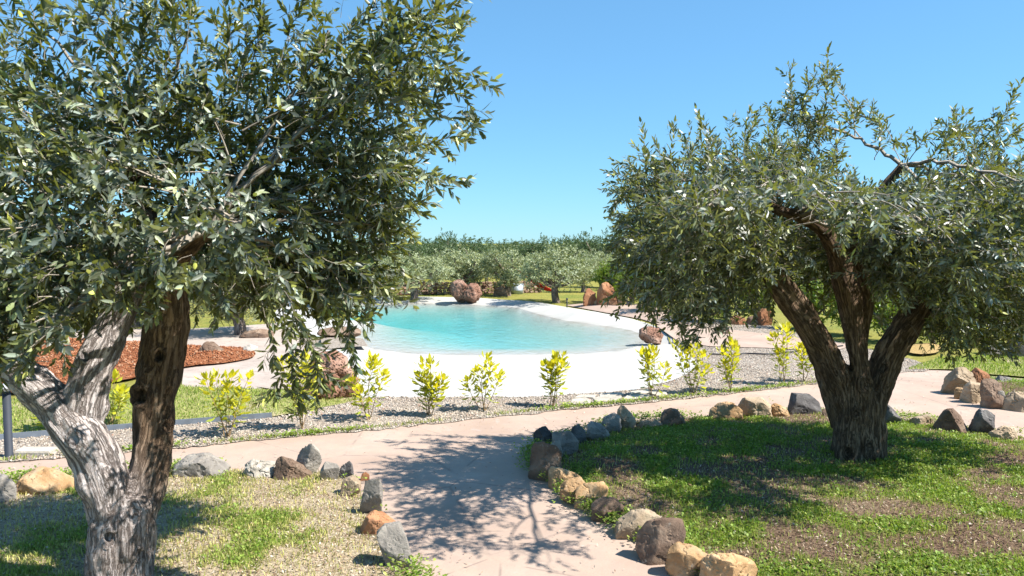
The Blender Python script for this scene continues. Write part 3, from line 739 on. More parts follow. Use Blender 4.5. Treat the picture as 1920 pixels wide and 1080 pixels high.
GL, GR, GF = "stones edging the bed of the grey-limbed olive", "stones edging the shaded olive bed", "stone cluster at the path bend"
R_ = [
 # left bed
 ([(335,895),(337,872),(357,855),(382,852),(405,865),(417,877),(415,893)],896,'grey',"smooth low grey dome stone just right of the grey-limbed olive trunk",GL,{}),
 ([(460,897),(463,872),(475,862),(492,864),(510,868),(512,893)],897,'pale',"pale crumbly low stone with dark hollows between grey dome and pointed stone",GL,{'rough':.2}),
 ([(520,903),(522,865),(530,857),(545,862),(562,872),(575,890),(574,902)],903,'brown',"squat grey-brown stone leaning against the tall grey pointed stone",GL,{}),
 ([(555,868),(560,850),(570,833),(577,828),(590,836),(602,855),(604,880),(590,897),(575,892)],895,'grey',"tall grey pointed slab, highest of the row beside the pink path",GL,{'thick':.45,'sharp':300,'rough':.05,'grow':(1.06,1.14)}),
 ([(603,880),(612,865),(623,854),(632,862),(637,880),(630,900),(612,903)],903,'grey',"small grey diamond-shaped stone right of the tall pointed slab",GL,{'grow':(1.1,1.16),'thick':.5,'sharp':300}),
 ([(636,885),(645,868),(652,861),(660,872),(665,893),(655,900),(640,898)],900,'dark',"small dark peaked stone, third of the pointed row from the tall slab",GL,{'grow':(1.08,1.2),'thick':.6}),
 ([(640,925),(645,902),(658,897),(672,905),(672,920),(652,932)],932,'tan',"low pinkish stone hidden in weeds below the small peaked stone",GL,{}),
 ([(676,900),(680,888),(686,885),(692,891),(692,902)],902,'rust',"tiny orange stone tucked behind the upright blade-like slab",GL,{}),
 ([(672,955),(685,905),(695,874),(703,868),(713,890),(717,920),(714,955),(700,967),(685,962)],967,'grey',"upright blade-like grey slab at the corner of the bed on the path",GL,{'thick':.55,'sharp':200,'rough':.05,'grow':(1.06,1.14)}),
 ([(682,990),(690,970),(702,962),(722,965),(737,978),(722,992),(700,1003)],1003,'rust',"low orange-brown stone between blade-like slab and angular grey stone",GL,{}),
 ([(712,1000),(722,988),(745,985),(757,1003),(765,1035),(772,1058),(745,1066),(733,1060),(720,1030)],1066,'grey',"angular grey stone nearest the camera on the path's grassy side",GL,{'sharp':300,'rough':.07}),
 ([(43,921),(43,907),(60,885),(84,880),(111,887),(130,899),(137,914),(120,926),(63,928)],928,'ochre',"rounded orange stone left of the forked grey trunk",GL,{'sharp':30}),
 ([(-26,945),(-28,905),(-8,890),(10,894),(24,912),(31,928),(27,943),(5,948)],948,'grey',"grey stone cut off by the photo's left edge",GL,{}),
 ([(24,928),(27,912),(35,903),(46,908),(46,928)],929,'brown',"small brown stone between cut-off grey stone and orange dome",GL,{}),
 # right bed, from the corner down the path
 ([(1004,838),(1004,812),(1012,802),(1025,801),(1033,810),(1031,838)],842,'dark',"dark rounded post-like stone behind the brown block at the bed corner",GR,{}),
 ([(995,885),(1000,845),(1005,833),(1020,829),(1038,832),(1046,845),(1046,880),(1025,903),(1000,898)],903,'brown',"upright brown block standing at the corner of the shaded bed",GR,{'rough':.08}),
 ([(1030,862),(1031,822),(1038,815),(1048,826),(1053,850),(1048,866)],868,'grey',"narrow grey stone squeezed behind the upright brown block",GR,{'thick':.7}),
 ([(1040,842),(1040,815),(1049,808),(1068,810),(1080,830),(1078,852),(1060,857)],856,'grey',"mossy grey stone right of the narrow grey one",GR,{}),
 ([(1072,818),(1075,802),(1085,797),(1095,808),(1097,827),(1085,834)],834,'dark',"small black and white flecked stone behind the mossy grey stone",GR,{}),
 ([(1103,818),(1105,797),(1112,792),(1128,798),(1140,812),(1142,822),(1120,827)],827,'grey',"wedge-shaped grey stone sloping down to weeds",GR,{}),
 ([(1130,797),(1135,782),(1148,776),(1160,782),(1162,800),(1155,812),(1140,812)],812,'grey',"blocky grey stone with greenery just left of the tan peak",GR,{}),
 ([(1159,797),(1160,770),(1165,761),(1172,764),(1183,778),(1190,788),(1185,803),(1165,806)],806,'tan',"tan peaked stone on the back edge of the shaded bed",GR,{}),
 ([(1198,802),(1205,790),(1225,786),(1238,793),(1238,803)],804,'tan',"very low tan stone between tan peak and brown hump",GR,{}),
 ([(1240,797),(1245,775),(1258,766),(1268,768),(1278,782),(1280,797),(1262,802)],802,'brown',"brown humped stone alone on the back edge of the shaded bed",GR,{}),
 ([(1033,915),(1034,885),(1040,878),(1055,880),(1075,888),(1086,897),(1080,906),(1050,922)],920,'ochre',"flat ochre stone with grey top next to the upright brown block",GR,{}),
 ([(1055,932),(1055,912),(1068,898),(1085,898),(1096,912),(1092,935),(1075,946)],945,'ochre',"pinkish ochre cube-like stone, second along the path from the brown block",GR,{}),
 ([(1081,947),(1085,918),(1097,907),(1125,904),(1134,915),(1131,932),(1110,952),(1095,955)],954,'ochre',"wide ochre stone with flat sunlit top, middle of the path edge",GR,{}),
 ([(1112,970),(1114,945),(1130,933),(1150,935),(1165,952),(1161,962),(1140,980),(1125,980)],980,'brown',"grey-brown angular stone between wide ochre stone and clover tuft",GR,{}),
 ([(1158,997),(1165,975),(1185,960),(1207,957),(1225,965),(1233,977),(1222,992),(1190,1010),(1170,1010)],1010,'tan',"pale ochre stone with grey flank beside the big dark boulder",GR,{}),
 ([(1200,1027),(1203,1000),(1220,980),(1245,973),(1270,975),(1274,1000),(1268,1032),(1250,1057),(1215,1047)],1056,'brown',"big dark brown boulder on the path edge near the camera",GR,{'rough':.07}),
 ([(1255,1062),(1258,1035),(1275,1024),(1300,1028),(1325,1042),(1320,1072),(1300,1082),(1270,1080)],1084,'ochre',"cream and orange stone right below the big dark brown boulder",GR,{}),
 ([(1320,1084),(1322,1055),(1335,1040),(1365,1038),(1400,1050),(1412,1065),(1405,1092),(1350,1102)],1102,'ochre',"cream stone cut by the bottom edge of the photo",GR,{}),
 # right bed, back edge
 ([(1337,785),(1337,768),(1350,756),(1370,755),(1384,768),(1386,785),(1360,790)],790,'ochre',"squarish ochre stone, first of the group left of the olive trunk",GR,{}),
 ([(1387,782),(1390,762),(1400,748),(1425,746),(1440,760),(1445,780),(1420,786)],786,'tan',"tan slanting stone between squarish ochre and small brown stones",GR,{}),
 ([(1443,785),(1445,762),(1455,757),(1470,765),(1478,784)],785,'ochre',"small ochre stone left of the dark triangular one",GR,{}),
 ([(1479,777),(1485,750),(1492,739),(1515,741),(1530,755),(1537,772),(1510,780)],780,'dark',"dark triangular stone with sunlit grey flank left of the olive trunk",GR,{'sharp':200,'rough':.05}),
 ([(1543,788),(1544,766),(1555,763),(1564,772),(1562,790)],790,'brown',"small brown stone touching the left side of the olive trunk",GR,{}),
 ([(1648,797),(1652,765),(1662,757),(1675,770),(1687,790),(1670,800)],800,'dark',"dark stone just right of the many-stemmed olive's trunk",GR,{}),
 ([(1708,799),(1718,783),(1735,778),(1750,785),(1757,799)],800,'tan',"low tan stone in weeds right of the dark trunk-side stone",GR,{}),
 ([(1763,812),(1766,785),(1775,768),(1790,767),(1802,782),(1808,810),(1785,817)],815,'brown',"brown tooth-shaped stone left of the blue-black one",GR,{}),
 ([(1823,814),(1828,785),(1838,768),(1855,767),(1862,778),(1860,807),(1840,820)],818,'dark',"blue-black upright stone at the path edge on the right",GR,{'sharp':300}),
 ([(1860,832),(1862,810),(1880,800),(1900,803),(1908,827)],832,'tan',"low tan stone right of the blue-black upright stone",GR,{}),
 # far bed cluster
 ([(1772,735),(1780,712),(1795,690),(1808,686),(1818,700),(1820,725),(1805,740)],741,'tan',"largest tan stone at the pointed end of the far cluster",GF,{}),
 ([(1790,748),(1791,729),(1800,727),(1811,730),(1811,749)],749,'ochre',"small cube-like stone at the foot of the largest tan stone",GF,{}),
 ([(1811,754),(1812,725),(1820,716),(1835,720),(1841,740),(1836,757)],756,'tan',"tan rectangular stone in the middle of the far cluster",GF,{}),
 ([(1822,722),(1825,698),(1832,691),(1848,700),(1853,722)],728,'rust',"reddish stone standing behind the tan rectangular stone",GF,{}),
 ([(1843,762),(1846,725),(1853,706),(1868,705),(1875,725),(1878,752),(1865,767)],766,'brown',"tall dark brown stone of the far cluster",GF,{'sharp':26}),
 ([(1868,766),(1870,728),(1878,725),(1886,750),(1888,767)],767,'grey',"narrow mossy stone leaning on the tall dark brown stone",GF,{}),
 ([(1882,770),(1890,750),(1903,735),(1925,735),(1942,750),(1942,772)],772,'tan',"tan wedge stone at the right photo edge beyond the path",GF,{}),
 ([(1868,716),(1875,705),(1890,708),(1895,718)],722,'grey',"small grey stone behind the tall dark brown stone",GF,{}),
]
for q, b, m, lab, grp, kw in R_:
    rock(q, b, m, lab, "border_stone", "stone", grp, **kw)
B_ = [
 ([(570,735),(573,700),(585,672),(605,655),(625,655),(645,668),(668,700),(676,730),(655,747),(625,753),(595,752)],752,'lava',"big pitted reddish lava boulder beside the white pool beach",{'rough':.16,'pits':.05,'sharp':30,'thick':.9}),
 ([(380,668),(381,652),(390,640),(400,641),(418,655),(421,668)],670,'brown',"brown boulder standing on the red chippings bed",{}),
 ([(598,628),(600,618),(620,614),(660,613),(673,618),(674,628),(660,633),(615,634)],634,'brown',"long flat slab lying at the pool's shallow end",{'thick':.7,'bury':0.0}),
 ([(445,632),(460,621),(490,617),(510,622),(508,632),(478,635)],634,'brown',"flat reddish-grey stone behind the red chippings bed",{}),
 ([(455,660),(458,650),(468,645),(482,650),(485,661)],662,'pale',"pale rounded stone at the tip of the red chippings bed",{}),
 ([(1199,632),(1201,617),(1212,613),(1235,616),(1243,628),(1236,641),(1212,639)],641,'lava',"pitted pinkish boulder at the pool's end by the hanging olive foliage",{'rough':.14,'pits':.03}),
 ([(1094,576),(1094,555),(1100,542),(1110,539),(1117,548),(1118,576)],577,'rust',"rounded rusty standing stone, leftmost of the group behind the pool",{'thick':.6}),
 ([(1119,577),(1122,545),(1128,532),(1138,529),(1150,540),(1158,560),(1158,577)],578,'rust',"tallest rusty standing stone behind the pool",{'thick':.6}),
 ([(1157,577),(1159,556),(1165,552),(1171,560),(1172,577)],578,'ochre',"narrow ochre stone right of the tallest standing stone",{}),
 ([(1173,577),(1175,566),(1182,563),(1186,577)],578,'grey',"small grey stone at the right end of the standing stones",{}),
 ([(1112,577),(1113,560),(1119,557),(1123,577)],577,'ochre',"little stone between the two largest standing stones",{}),
 ([(1203,582),(1206,552),(1215,546),(1225,555),(1228,582)],583,'rust',"rusty stone half hidden by the hanging olive foliage",{}),
 ([(924,554),(928,542),(940,537),(952,543),(955,555)],556,'brown',"dark rock beside the galvanised tub in the grove",{'pits':.03}),
 ([(1365,608),(1368,596),(1380,591),(1395,597),(1399,609)],610,'rust',"rusty boulder at the far shaded end of the gravel",{}),
 ([(1400,609),(1403,595),(1412,592),(1420,600),(1422,610)],610,'brown',"small brown boulder in the shade beyond the gravel",{}),
 ([(1421,610),(1423,585),(1433,578),(1445,585),(1449,610)],611,'rust',"upright rusty boulder left of the leaning olive limb",{}),
 ([(1340,628),(1344,613),(1355,609),(1365,615),(1367,628)],628,'brown',"round dark stone under the hanging foliage by the gravel",{}),
 ([(1890,670),(1892,628),(1930,622),(1950,640),(1950,672)],672,'dark',"large black boulder at the right photo edge behind the path",{}),
 ([(1842,664),(1850,642),(1865,638),(1882,645),(1888,664)],665,'grey',"grey boulder left of the large black boulder",{}),
]
for q, b, m, lab, kw in B_:
    rock(q, b, m, lab, "boulder", "boulder", None, grow=(1.08, 1.06), **kw)
rock(None, 566, 'lava', "huge two-lobed lava boulder on the far rim of the pool", "boulder", "boulder", None, grow=(1.0, 1.0), thick=.65, sharp=30, rough=.14, pits=.03,
     parts=[[(838,542),(843,530),(857,523),(868,525),(878,535),(882,552),(872,566),(850,565),(846,552)], [(868,562),(870,542),(882,530),(895,531),(900,540),(904,551),(897,562),(884,567)]])

# ---------------------------------------------------------------- leaf and branch builders
def leaf_geo(P, D, N, L, Wd, detail):
    """lanceolate leaves: base P, direction D, facing N, length L, width Wd -> V, list of faces, verts per leaf"""
    n = len(P)
    D = unit(D); S = unit(np.cross(D, N)); N = np.cross(S, D)
    L = L[:, None]; Wd = Wd[:, None]
    if detail == 2:
        cv = rng.uniform(-0.16, 0.05, (n, 1)) * L
        st = [P, P + D * L * .3 + S * Wd * .42 + N * (Wd * .12), P + D * L * .3, P + D * L * .3 - S * Wd * .42 + N * (Wd * .12),
              P + D * L * .66 + S * Wd * .40 + N * (Wd * .1 + cv * .45), P + D * L * .66 + N * cv * .45, P + D * L * .66 - S * Wd * .40 + N * (Wd * .1 + cv * .45), P + D * L + N * cv]
        T = np.array([(0, 2, 1), (0, 3, 2), (4, 5, 7), (5, 6, 7)]); Q = np.array([(1, 2, 5, 4), (2, 3, 6, 5)])
    elif detail == 1:
        cv = rng.uniform(-0.15, 0.05, (n, 1)) * L
        st = [P, P + D * L * .3 + S * Wd * .45, P + D * L * .3 - S * Wd * .45, P + D * L * .7 + S * Wd * .36 + N * cv * .5, P + D * L * .7 - S * Wd * .36 + N * cv * .5, P + D * L + N * cv]
        T = np.array([(0, 2, 1), (3, 4, 5)]); Q = np.array([(1, 2, 4, 3)])
    else:
        st = [P, P + D * L * .5 + S * Wd * .5, P + D * L * .5 - S * Wd * .5, P + D * L]
        T = np.zeros((0, 3), int); Q = np.array([(0, 2, 3, 1)])
    k = len(st)
    V = np.stack(st, 1).reshape(-1, 3)
    o = (np.arange(n) * k)[:, None, None]
    Fs = []
    if len(T): Fs.append((T[None] + o).reshape(-1, 3))
    Fs.append((Q[None] + o).reshape(-1, 4))
    return V, Fs, k

def twig_tubes(paths, radii, sides=3):
    """paths (n, k, 3), radii (n, k) -> V, F"""
    n, k, _ = paths.shape
    T = np.gradient(paths, axis=1); T = unit(T)
    up = np.where(np.abs(T[..., 2:3]) > 0.9, np.array([1., 0, 0]), np.array([0, 0, 1.]))
    A = unit(np.cross(T, up)); B = np.cross(T, A)
    an = np.arange(sides) * 2 * math.pi / sides
    V = paths[:, :, None] + radii[:, :, None, None] * (A[:, :, None] * np.cos(an)[None, None, :, None] + B[:, :, None] * np.sin(an)[None, None, :, None])
    idx = np.arange(n * k * sides).reshape(n, k, sides)
    a = idx[:, :-1]; b = idx[:, 1:]
    F = np.stack([a, np.roll(a, -1, 2), np.roll(b, -1, 2), b], -1).reshape(-1, 4)
    return V.reshape(-1, 3), F

class Foliage:
    """collects twigs and their leaves"""
    def __init__(s, llen, lwid, gap):
        s.ll, s.lw, s.gap = llen, lwid, gap
        s.leaf = []; s.tubes = []
    def twigs(s, P0, D0, length, droop, tintb=0.1, wig=0.25, r0=0.003, leaves=True, skip=0.1):
        n = len(P0); k = 9
        D = unit(D0); P = np.array(P0, float); length = np.broadcast_to(length, (n,)).copy()
        st = (length / (k - 1))[:, None]
        pts = [P]; dirs = [D]
        for i in range(k - 1):
            D = unit(D + rng.normal(0, wig * 0.35, (n, 3)) - np.array([0, 0, 1.]) * (np.broadcast_to(droop, (n,)) / (k - 1))[:, None])
            P = P + D * st; pts.append(P); dirs.append(D)
        s.finish(np.stack(pts, 1), np.stack(dirs, 1), length, tintb, r0, leaves, skip)
    def finish(s, pts, dirs, length, tintb, r0, leaves=True, skip=0.1):
        n, k, _ = pts.shape
        rad = np.linspace(1, 0.35, k)[None] * r0 * np.ones((n, 1))
        j_ = np.linspace(0, k - 1, 5 if n > 1 else k).round().astype(int)
        s.tubes.append((pts[:, j_], rad[:, j_]))
        if not leaves: return
        m = np.maximum((length / s.gap).astype(int), 2)
        idx = np.repeat(np.arange(n), m)
        ordn = np.concatenate([np.arange(q) for q in m])
        t = (skip + (1 - skip) * (ordn + 1) / m[idx]) * (k - 1)
        i0 = np.minimum(t.astype(int), k - 2); f = (t - i0)[:, None]
        p = pts[idx, i0] * (1 - f) + pts[idx, i0 + 1] * f
        d = dirs[idx, np.minimum(i0 + 1, k - 1)]
        ref = unit(np.cross(d, np.array([0.13, 0.21, 0.97])))
        ph = ordn * (math.pi / 2) + rng.uniform(0, 6.28, n)[idx] * 0.0 + rng.normal(0, 0.35, len(idx)) + (idx * 2.4)
        oth = np.cross(d, ref)
        for sg in (1, -1):
            sd = sg * (ref * np.cos(ph)[:, None] + oth * np.sin(ph)[:, None])
            a = rng.normal(0.85, 0.22, len(idx))[:, None] * (1 - 0.45 * (t / (k - 1)) ** 3)[:, None]
            ld = unit(d * np.cos(a) + sd * np.sin(a) - np.array([0, 0, 0.10]))
            nn = unit(d * np.sin(a) - sd * np.cos(a) + rng.normal(0, 0.22, ld.shape) + np.array([0, 0, 0.25]))
            tip = (t / (k - 1))
            Ls = s.ll * rng.uniform(0.68, 1.2, len(idx)) * (1 - 0.35 * tip ** 4)
            tint = np.clip(rng.normal(tintb, 0.10, len(idx)) + (0.5 * (rng.random(n) < 0.14) * rng.random(n))[idx] + (0.55 * tip ** 4) * (rng.random(n) ** 2)[idx], 0, 1)
            keep = rng.random(len(idx)) > 0.07
            s.leaf.append([q[keep] for q in (p, ld, nn, Ls, s.lw * rng.uniform(0.75, 1.2, len(idx)), tint)])
    def shoot(s, line, length_side=0.16, side_every=0.07, droop=0.1, r0=0.005, tintb=0.15):
        """one long branch along a polyline of world points, carrying leaves and short side twigs"""
        L = catmull(np.array(line), 8)
        seg = np.linalg.norm(np.diff(L, axis=0), axis=1); cs = np.concatenate([[0], np.cumsum(seg)])
        q = np.linspace(0, cs[-1], 16)
        P = np.column_stack([np.interp(q, cs, L[:, i]) for i in range(3)]) + np.concatenate([np.zeros((1, 3)), rng.normal(0, 0.008, (15, 3))])
        T = unit(np.gradient(P, axis=0))
        s.finish(P[None], T[None], np.array([cs[-1]]), tintb, r0)
        ns = int(cs[-1] / side_every)
        if ns:
            t = rng.uniform(0.15, 0.97, ns) * 15; i0 = np.minimum(t.astype(int), 14)
            b = P[i0] + (P[i0 + 1] - P[i0]) * (t - i0)[:, None]
            dr = unit(T[i0] * 0.8 + rng.normal(0, 0.55, (ns, 3)) + np.array([0, 0, 0.15]))
            s.twigs(b, dr, rng.uniform(0.5, 1.3, ns) * length_side * (1.15 - 0.6 * t / 15), droop, tintb, r0=0.002)
    def gather(s):
        return [np.concatenate([l[i] for l in s.leaf]) for i in range(6)]
    def cull(s, fn):
        lf = s.gather(); k = fn(lf[0]); s.leaf = [[q[k] for q in lf]]
        nt_ = []
        for pts, rad in s.tubes:
            kk = fn(pts[:, -1]) & fn(pts[:, pts.shape[1] // 2]); nt_.append((pts[kk], rad[kk]))
        s.tubes = nt_
    def tube_mesh(s, name, org, sides=3):
        VV, FF, off = [], [], 0
        for pts, rad in s.tubes:
            if not len(pts): continue
            V, F = twig_tubes(pts, rad, sides); VV.append(V - org); FF.append(F + off); off += len(V)
        return make_mesh(name, np.vstack(VV), np.vstack(FF))

def leaf_mesh(name, lf, org, detail):
    V, Fs, k = leaf_geo(lf[0] - org, lf[1], lf[2], lf[3], lf[4], detail)
    return make_mesh(name, V, Fs, True, {"tint": np.repeat(lf[5], k), "vary": np.repeat(rng.random(len(lf[0])), k)})

# ---------------------------------------------------------------- trunks: swept limbs, fused and split again into limbs
def sweep(line, radii, seed, ring=56, step=0.016, flute=0.13, furrow=0.075):
    L = catmull(np.column_stack([np.array(line), np.array(radii)]), 24)
    seg = np.linalg.norm(np.diff(L[:, :3], axis=0), axis=1); cs = np.concatenate([[0], np.cumsum(seg)])
    q = np.arange(0, cs[-1], step)
    C = np.column_stack([np.interp(q, cs, L[:, i]) for i in range(4)])
    c, r = C[:, :3], C[:, 3]
    T = unit(np.gradient(c, axis=0))
    A = np.zeros_like(T); a = unit(np.cross(T[0], [0.2, 1, 0.1]))
    for i in range(len(T)):
        a = unit(a - T[i] * (a @ T[i])); A[i] = a
    B = np.cross(T, A)
    an = np.arange(ring) * 2 * math.pi / ring
    cx, sx = np.cos(an), np.sin(an)
    n = len(c)
    tw = (q * 0.5)[:, None]
    # low lobes that run along the limb, knobbly swellings, furrowed bark
    co = np.stack([np.broadcast_to(np.cos(an[None] + tw) * 1.3, (n, ring)), np.broadcast_to(np.sin(an[None] + tw) * 1.3, (n, ring)), np.broadcast_to((q * 0.9)[:, None], (n, ring))], -1).reshape(-1, 3)
    lobes = (fbm(co + seed * 5.1, seed, 3) - 0.5).reshape(n, ring) * 2
    co2 = np.stack([cx[None] * r[:, None] * 22, sx[None] * r[:, None] * 22, np.broadcast_to((q * 4.2)[:, None], (n, ring))], -1).reshape(-1, 3)
    rg = fbm(co2 + seed, seed + 3, 4, 0.55).reshape(n, ring)
    rg = 1 - np.abs(rg * 2 - 1) * 2.2
    co3 = np.stack([cx[None] * r[:, None] * 9, sx[None] * r[:, None] * 9, np.broadcast_to((q * 7)[:, None], (n, ring))], -1).reshape(-1, 3)
    kn = (fbm(co3 + 9.7, seed + 8, 3).reshape(n, ring) - 0.5) * 2
    R = r[:, None] * (1 + flute * 2.2 * lobes + 0.19 * kn) + np.minimum(furrow * r[:, None] * 2.0, 0.016) * (rg - 0.3)
    V = c[:, None] + R[..., None] * (A[:, None] * cx[None, :, None] + B[:, None] * sx[None, :, None])
    idx = np.arange(n * ring).reshape(n, ring)
    F = np.stack([idx[:-1], np.roll(idx[:-1], -1, 1), np.roll(idx[1:], -1, 1), idx[1:]], -1).reshape(-1, 4)
    V = np.vstack([V.reshape(-1, 3), c[0], c[-1]]); e0, e1 = n * ring, n * ring + 1
    cap = np.array([(idx[0, (i + 1) % ring], idx[0, i], e0) for i in range(ring)] + [(idx[-1, i], idx[-1, (i + 1) % ring], e1) for i in range(ring)])
    return V, F, cap, dict(c=c, r=r, A=A, B=B, T=T, q=q)

def fuse_limbs(limbs, voxel, root, warms, org, names, labels=None, knots=()):
    """limbs: list of (points, radii); returns after making one object per limb, all cut from one fused skin"""
    VV, Q, T3, info, off = [], [], [], [], 0
    for i, (ln, rd, kw) in enumerate(limbs):
        V, F, cap, inf = sweep(ln, rd, 11 + i * 3, **kw)
        VV.append(V); Q.append(F + off); T3.append(cap + off); off += len(V); info.append(inf)
    me = make_mesh("raw", np.vstack(VV), [np.vstack(Q), np.vstack(T3)])
    o = bpy.data.objects.new("raw", me); COL.objects.link(o)
    m = o.modifiers.new("r", 'REMESH'); m.mode = 'VOXEL'; m.voxel_size = voxel; m.use_smooth_shade = True
    m2 = o.modifiers.new("s", 'SMOOTH'); m2.iterations = 1; m2.factor = 0.35
    dg = bpy.context.evaluated_depsgraph_get(); ev = o.evaluated_get(dg)
    me2 = bpy.data.meshes.new_from_object(ev)
    n = len(me2.vertices); V = np.zeros(n * 3, np.float32); me2.vertices.foreach_get("co", V); V = V.reshape(-1, 3).astype(float)
    F = np.array([p.vertices[:] for p in me2.polygons if len(p.vertices) == 4])
    nrm = np.zeros(n * 3, np.float32); me2.vertices.foreach_get("normal", nrm); nrm = nrm.reshape(-1, 3)
    bpy.data.objects.remove(o); bpy.data.meshes.remove(me); bpy.data.meshes.remove(me2)
    # knot holes and healed wounds on the side that faces the path
    for kx, ky, kr, depth in knots:
        x, y = proj(V); face = nrm[:, 1] < -0.15
        q = np.hypot((x - kx) * 1.25, y - ky) / kr
        q = q + 0.25 * (vnoise(V * 30, 5) - .5)
        dpt = np.where(face & (q < 1), -depth * (1 - smooth(0.35, 1.0, q)), 0) + np.where(face, depth * 0.42 * np.exp(-((q - 1.15) / 0.25) ** 2), 0)
        V = V + nrm * dpt[:, None]
    C = np.vstack([i['c'] for i in info]); R = np.concatenate([i['r'] for i in info]); LID = np.concatenate([np.full(len(i['r']), k) for k, i in enumerate(info)])
    A = np.vstack([i['A'] for i in info]); B = np.vstack([i['B'] for i in info]); qs = np.concatenate([i['q'] for i in info])
    near = np.zeros(n, int); warm = np.zeros(n); wk = np.array(warms, float)
    for s in range(0, n, 20000):
        d = np.linalg.norm(V[s:s + 20000, None] - C[None, ::2], axis=2) - R[None, ::2]
        near[s:s + 20000] = d.argmin(1) * 2
        dk = np.stack([d[:, LID[::2] == k].min(1) for k in range(len(limbs))], 1)
        ww = np.exp(-(dk - dk.min(1, keepdims=True)) / 0.05); warm[s:s + 20000] = (ww * wk).sum(1) / ww.sum(1)
    dv = V - C[near]
    bc = np.column_stack([(dv * A[near]).sum(1), (dv * B[near]).sum(1), qs[near] + LID[near] * 7.0])
    fl = np.sort(LID[near][F], 1)[:, 1]
    out = []
    for k in range(len(limbs)):
        f = F[fl == k]
        if not len(f): continue
        u, inv = np.unique(f, return_inverse=True)
        mm = make_mesh(names[k], V[u] - org, inv.reshape(-1, 4), True, {"barkco": bc[u], "warm": warm[u]})
        mm.normals_split_custom_set_from_vertices([tuple(x) for x in nrm[u]])
        ob = obj(names[k], mm, M['bark'], root)
        if labels and labels[k]: ob["label"] = labels[k]
        out.append(ob)
    return out

def limb(pts, rad_px, d0):
    """pts: (px, py, depth offset), radii in photo pixels"""
    P = [W(p[0], p[1], d0 + p[2]) for p in pts]
    R = [r * (d0 + p[2]) / FPX for r, p in zip(rad_px, pts)]
    return P, R

def clump_twigs(fol, clumps, d0, center, per, tlen, droop, tint):
    """clumps: (px, py, depth offset, rx px, ry px, rd m, density)"""
    for cx, cy, dz, rx, ry, rd, den in clumps:
        d = d0 + dz; c = W(cx, cy, d); m = d / FPX
        R = np.array([rx * m, rd, ry * m])
        n = int(per * den * (R[0] * R[2] + R[0] * R[1] + R[1] * R[2]) / 3)
        u = unit(rng.normal(0, 1, (n, 3))) * (rng.random(n) ** 0.45)[:, None]
        P = c + u * R
        outw = unit(P - center) * 0.7 + u * 0.7 + np.array([0, 0, 0.35]) + rng.normal(0, 0.55, (n, 3))
        P = P - unit(outw) * tlen * 0.5
        fol.twigs(P, outw, rng.uniform(0.6, 1.35, n) * tlen, rng.uniform(0.2, 1.5, n) * droop, tint)

def inner_branches(fol, tips, clumps, d0, nsub, r=0.016):
    tips = np.array(tips)
    pts_all, rad_all = [], []
    for cx, cy, dz, rx, ry, rd, den in clumps:
        c = W(cx, cy, d0 + dz); m = (d0 + dz) / FPX
        t = tips[np.linalg.norm(tips - c, axis=1).argmin()]
        k = 14; q = np.linspace(0, 1, k)[:, None]
        mid = (t + c) / 2 + np.array([0, 0, 0.12]) + rng.normal(0, 0.1, 3)
        b = t * (1 - q) ** 2 + 2 * mid * q * (1 - q) + c * q ** 2 + rng.normal(0, 0.012, (k, 3)) * np.minimum(q * 4, 1)
        pts_all.append(b); rad_all.append(np.linspace(r * 1.3, r * 0.6, k))
        for j in range(int(nsub * den)):
            e = c + unit(rng.normal(0, 1, 3)) * np.array([rx * m, rd, ry * m]) * rng.uniform(0.6, 1.0)
            s0 = b[rng.integers(5, k)]
            mid = (s0 + e) / 2 + np.array([0, 0, 0.07]) + rng.normal(0, 0.05, 3)
            bb = s0 * (1 - q) ** 2 + 2 * mid * q * (1 - q) + e * q ** 2
            pts_all.append(bb); rad_all.append(np.linspace(r * 0.5, r * 0.16, k))
    fol.tubes.append((np.array(pts_all), np.array(rad_all)))

# ---------------------------------------------------------------- olive tree with forked grey trunk (near, left)
DL = 5.0
TL = thing("olive_tree", G(225, 1128), "near olive tree with forked pale grey trunk and long arching shoots", "olive tree", "old olive trees in stone-edged beds")
orgL = np.array(TL.location)
limbsL = [
    limb([(222, 1215, 0), (225, 1140, 0), (226, 1060, 0), (228, 1000, 0), (230, 955, 0.0), (232, 925, 0.0)], [84, 68, 56, 54, 50, 34], DL),
    limb([(214, 985, -.02), (192, 905, -.03), (164, 838, -.03), (118, 775, 0.0), (66, 722, .05), (22, 682, .12), (-12, 630, .2), (-50, 560, .3)], [40, 41, 40, 37, 33, 28, 24, 19], DL),
    limb([(150, 810, .02), (152, 765, .05), (166, 712, .10), (188, 655, .18), (214, 606, .25), (240, 555, .3), (262, 500, .35), (270, 440, .4)], [30, 38, 34, 31, 27, 23, 19, 14], DL),
    limb([(246, 990, .04), (268, 915, .13), (284, 848, .26), (292, 780, .34), (298, 715, .38), (310, 650, .40), (318, 590, .38), (318, 530, .32), (332, 485, .25), (362, 452, .15), (395, 425, .05)], [36, 34, 33, 34, 36, 37, 35, 30, 24, 19, 14], DL),
    limb([(318, 560, .38), (300, 500, .4), (280, 430, .45), (260, 350, .5), (250, 280, .5)], [30, 24, 20, 16, 11], DL),
]
limbsL = [(p, r, dict()) for p, r in limbsL]
fuse_limbs(limbsL, 0.0075, TL, [0.25, 0.0, 0.0, 1.0, 1.0], orgL, ["trunk", "limb", "limb", "limb", "limb"],
           [None, "pale grey limb leaning far to the side", "pale grey limb forking upward", "brown upright limb with knot hole", "brown limb inside the crown"],
           knots=[(264, 742, 17, .06), (312, 800, 12, .035), (140, 822, 13, .03), (160, 668, 11, .03), (300, 668, 12, .04), (205, 1010, 14, .03), (262, 1040, 12, .03)])
folL = Foliage(0.094, 0.0275, 0.031)
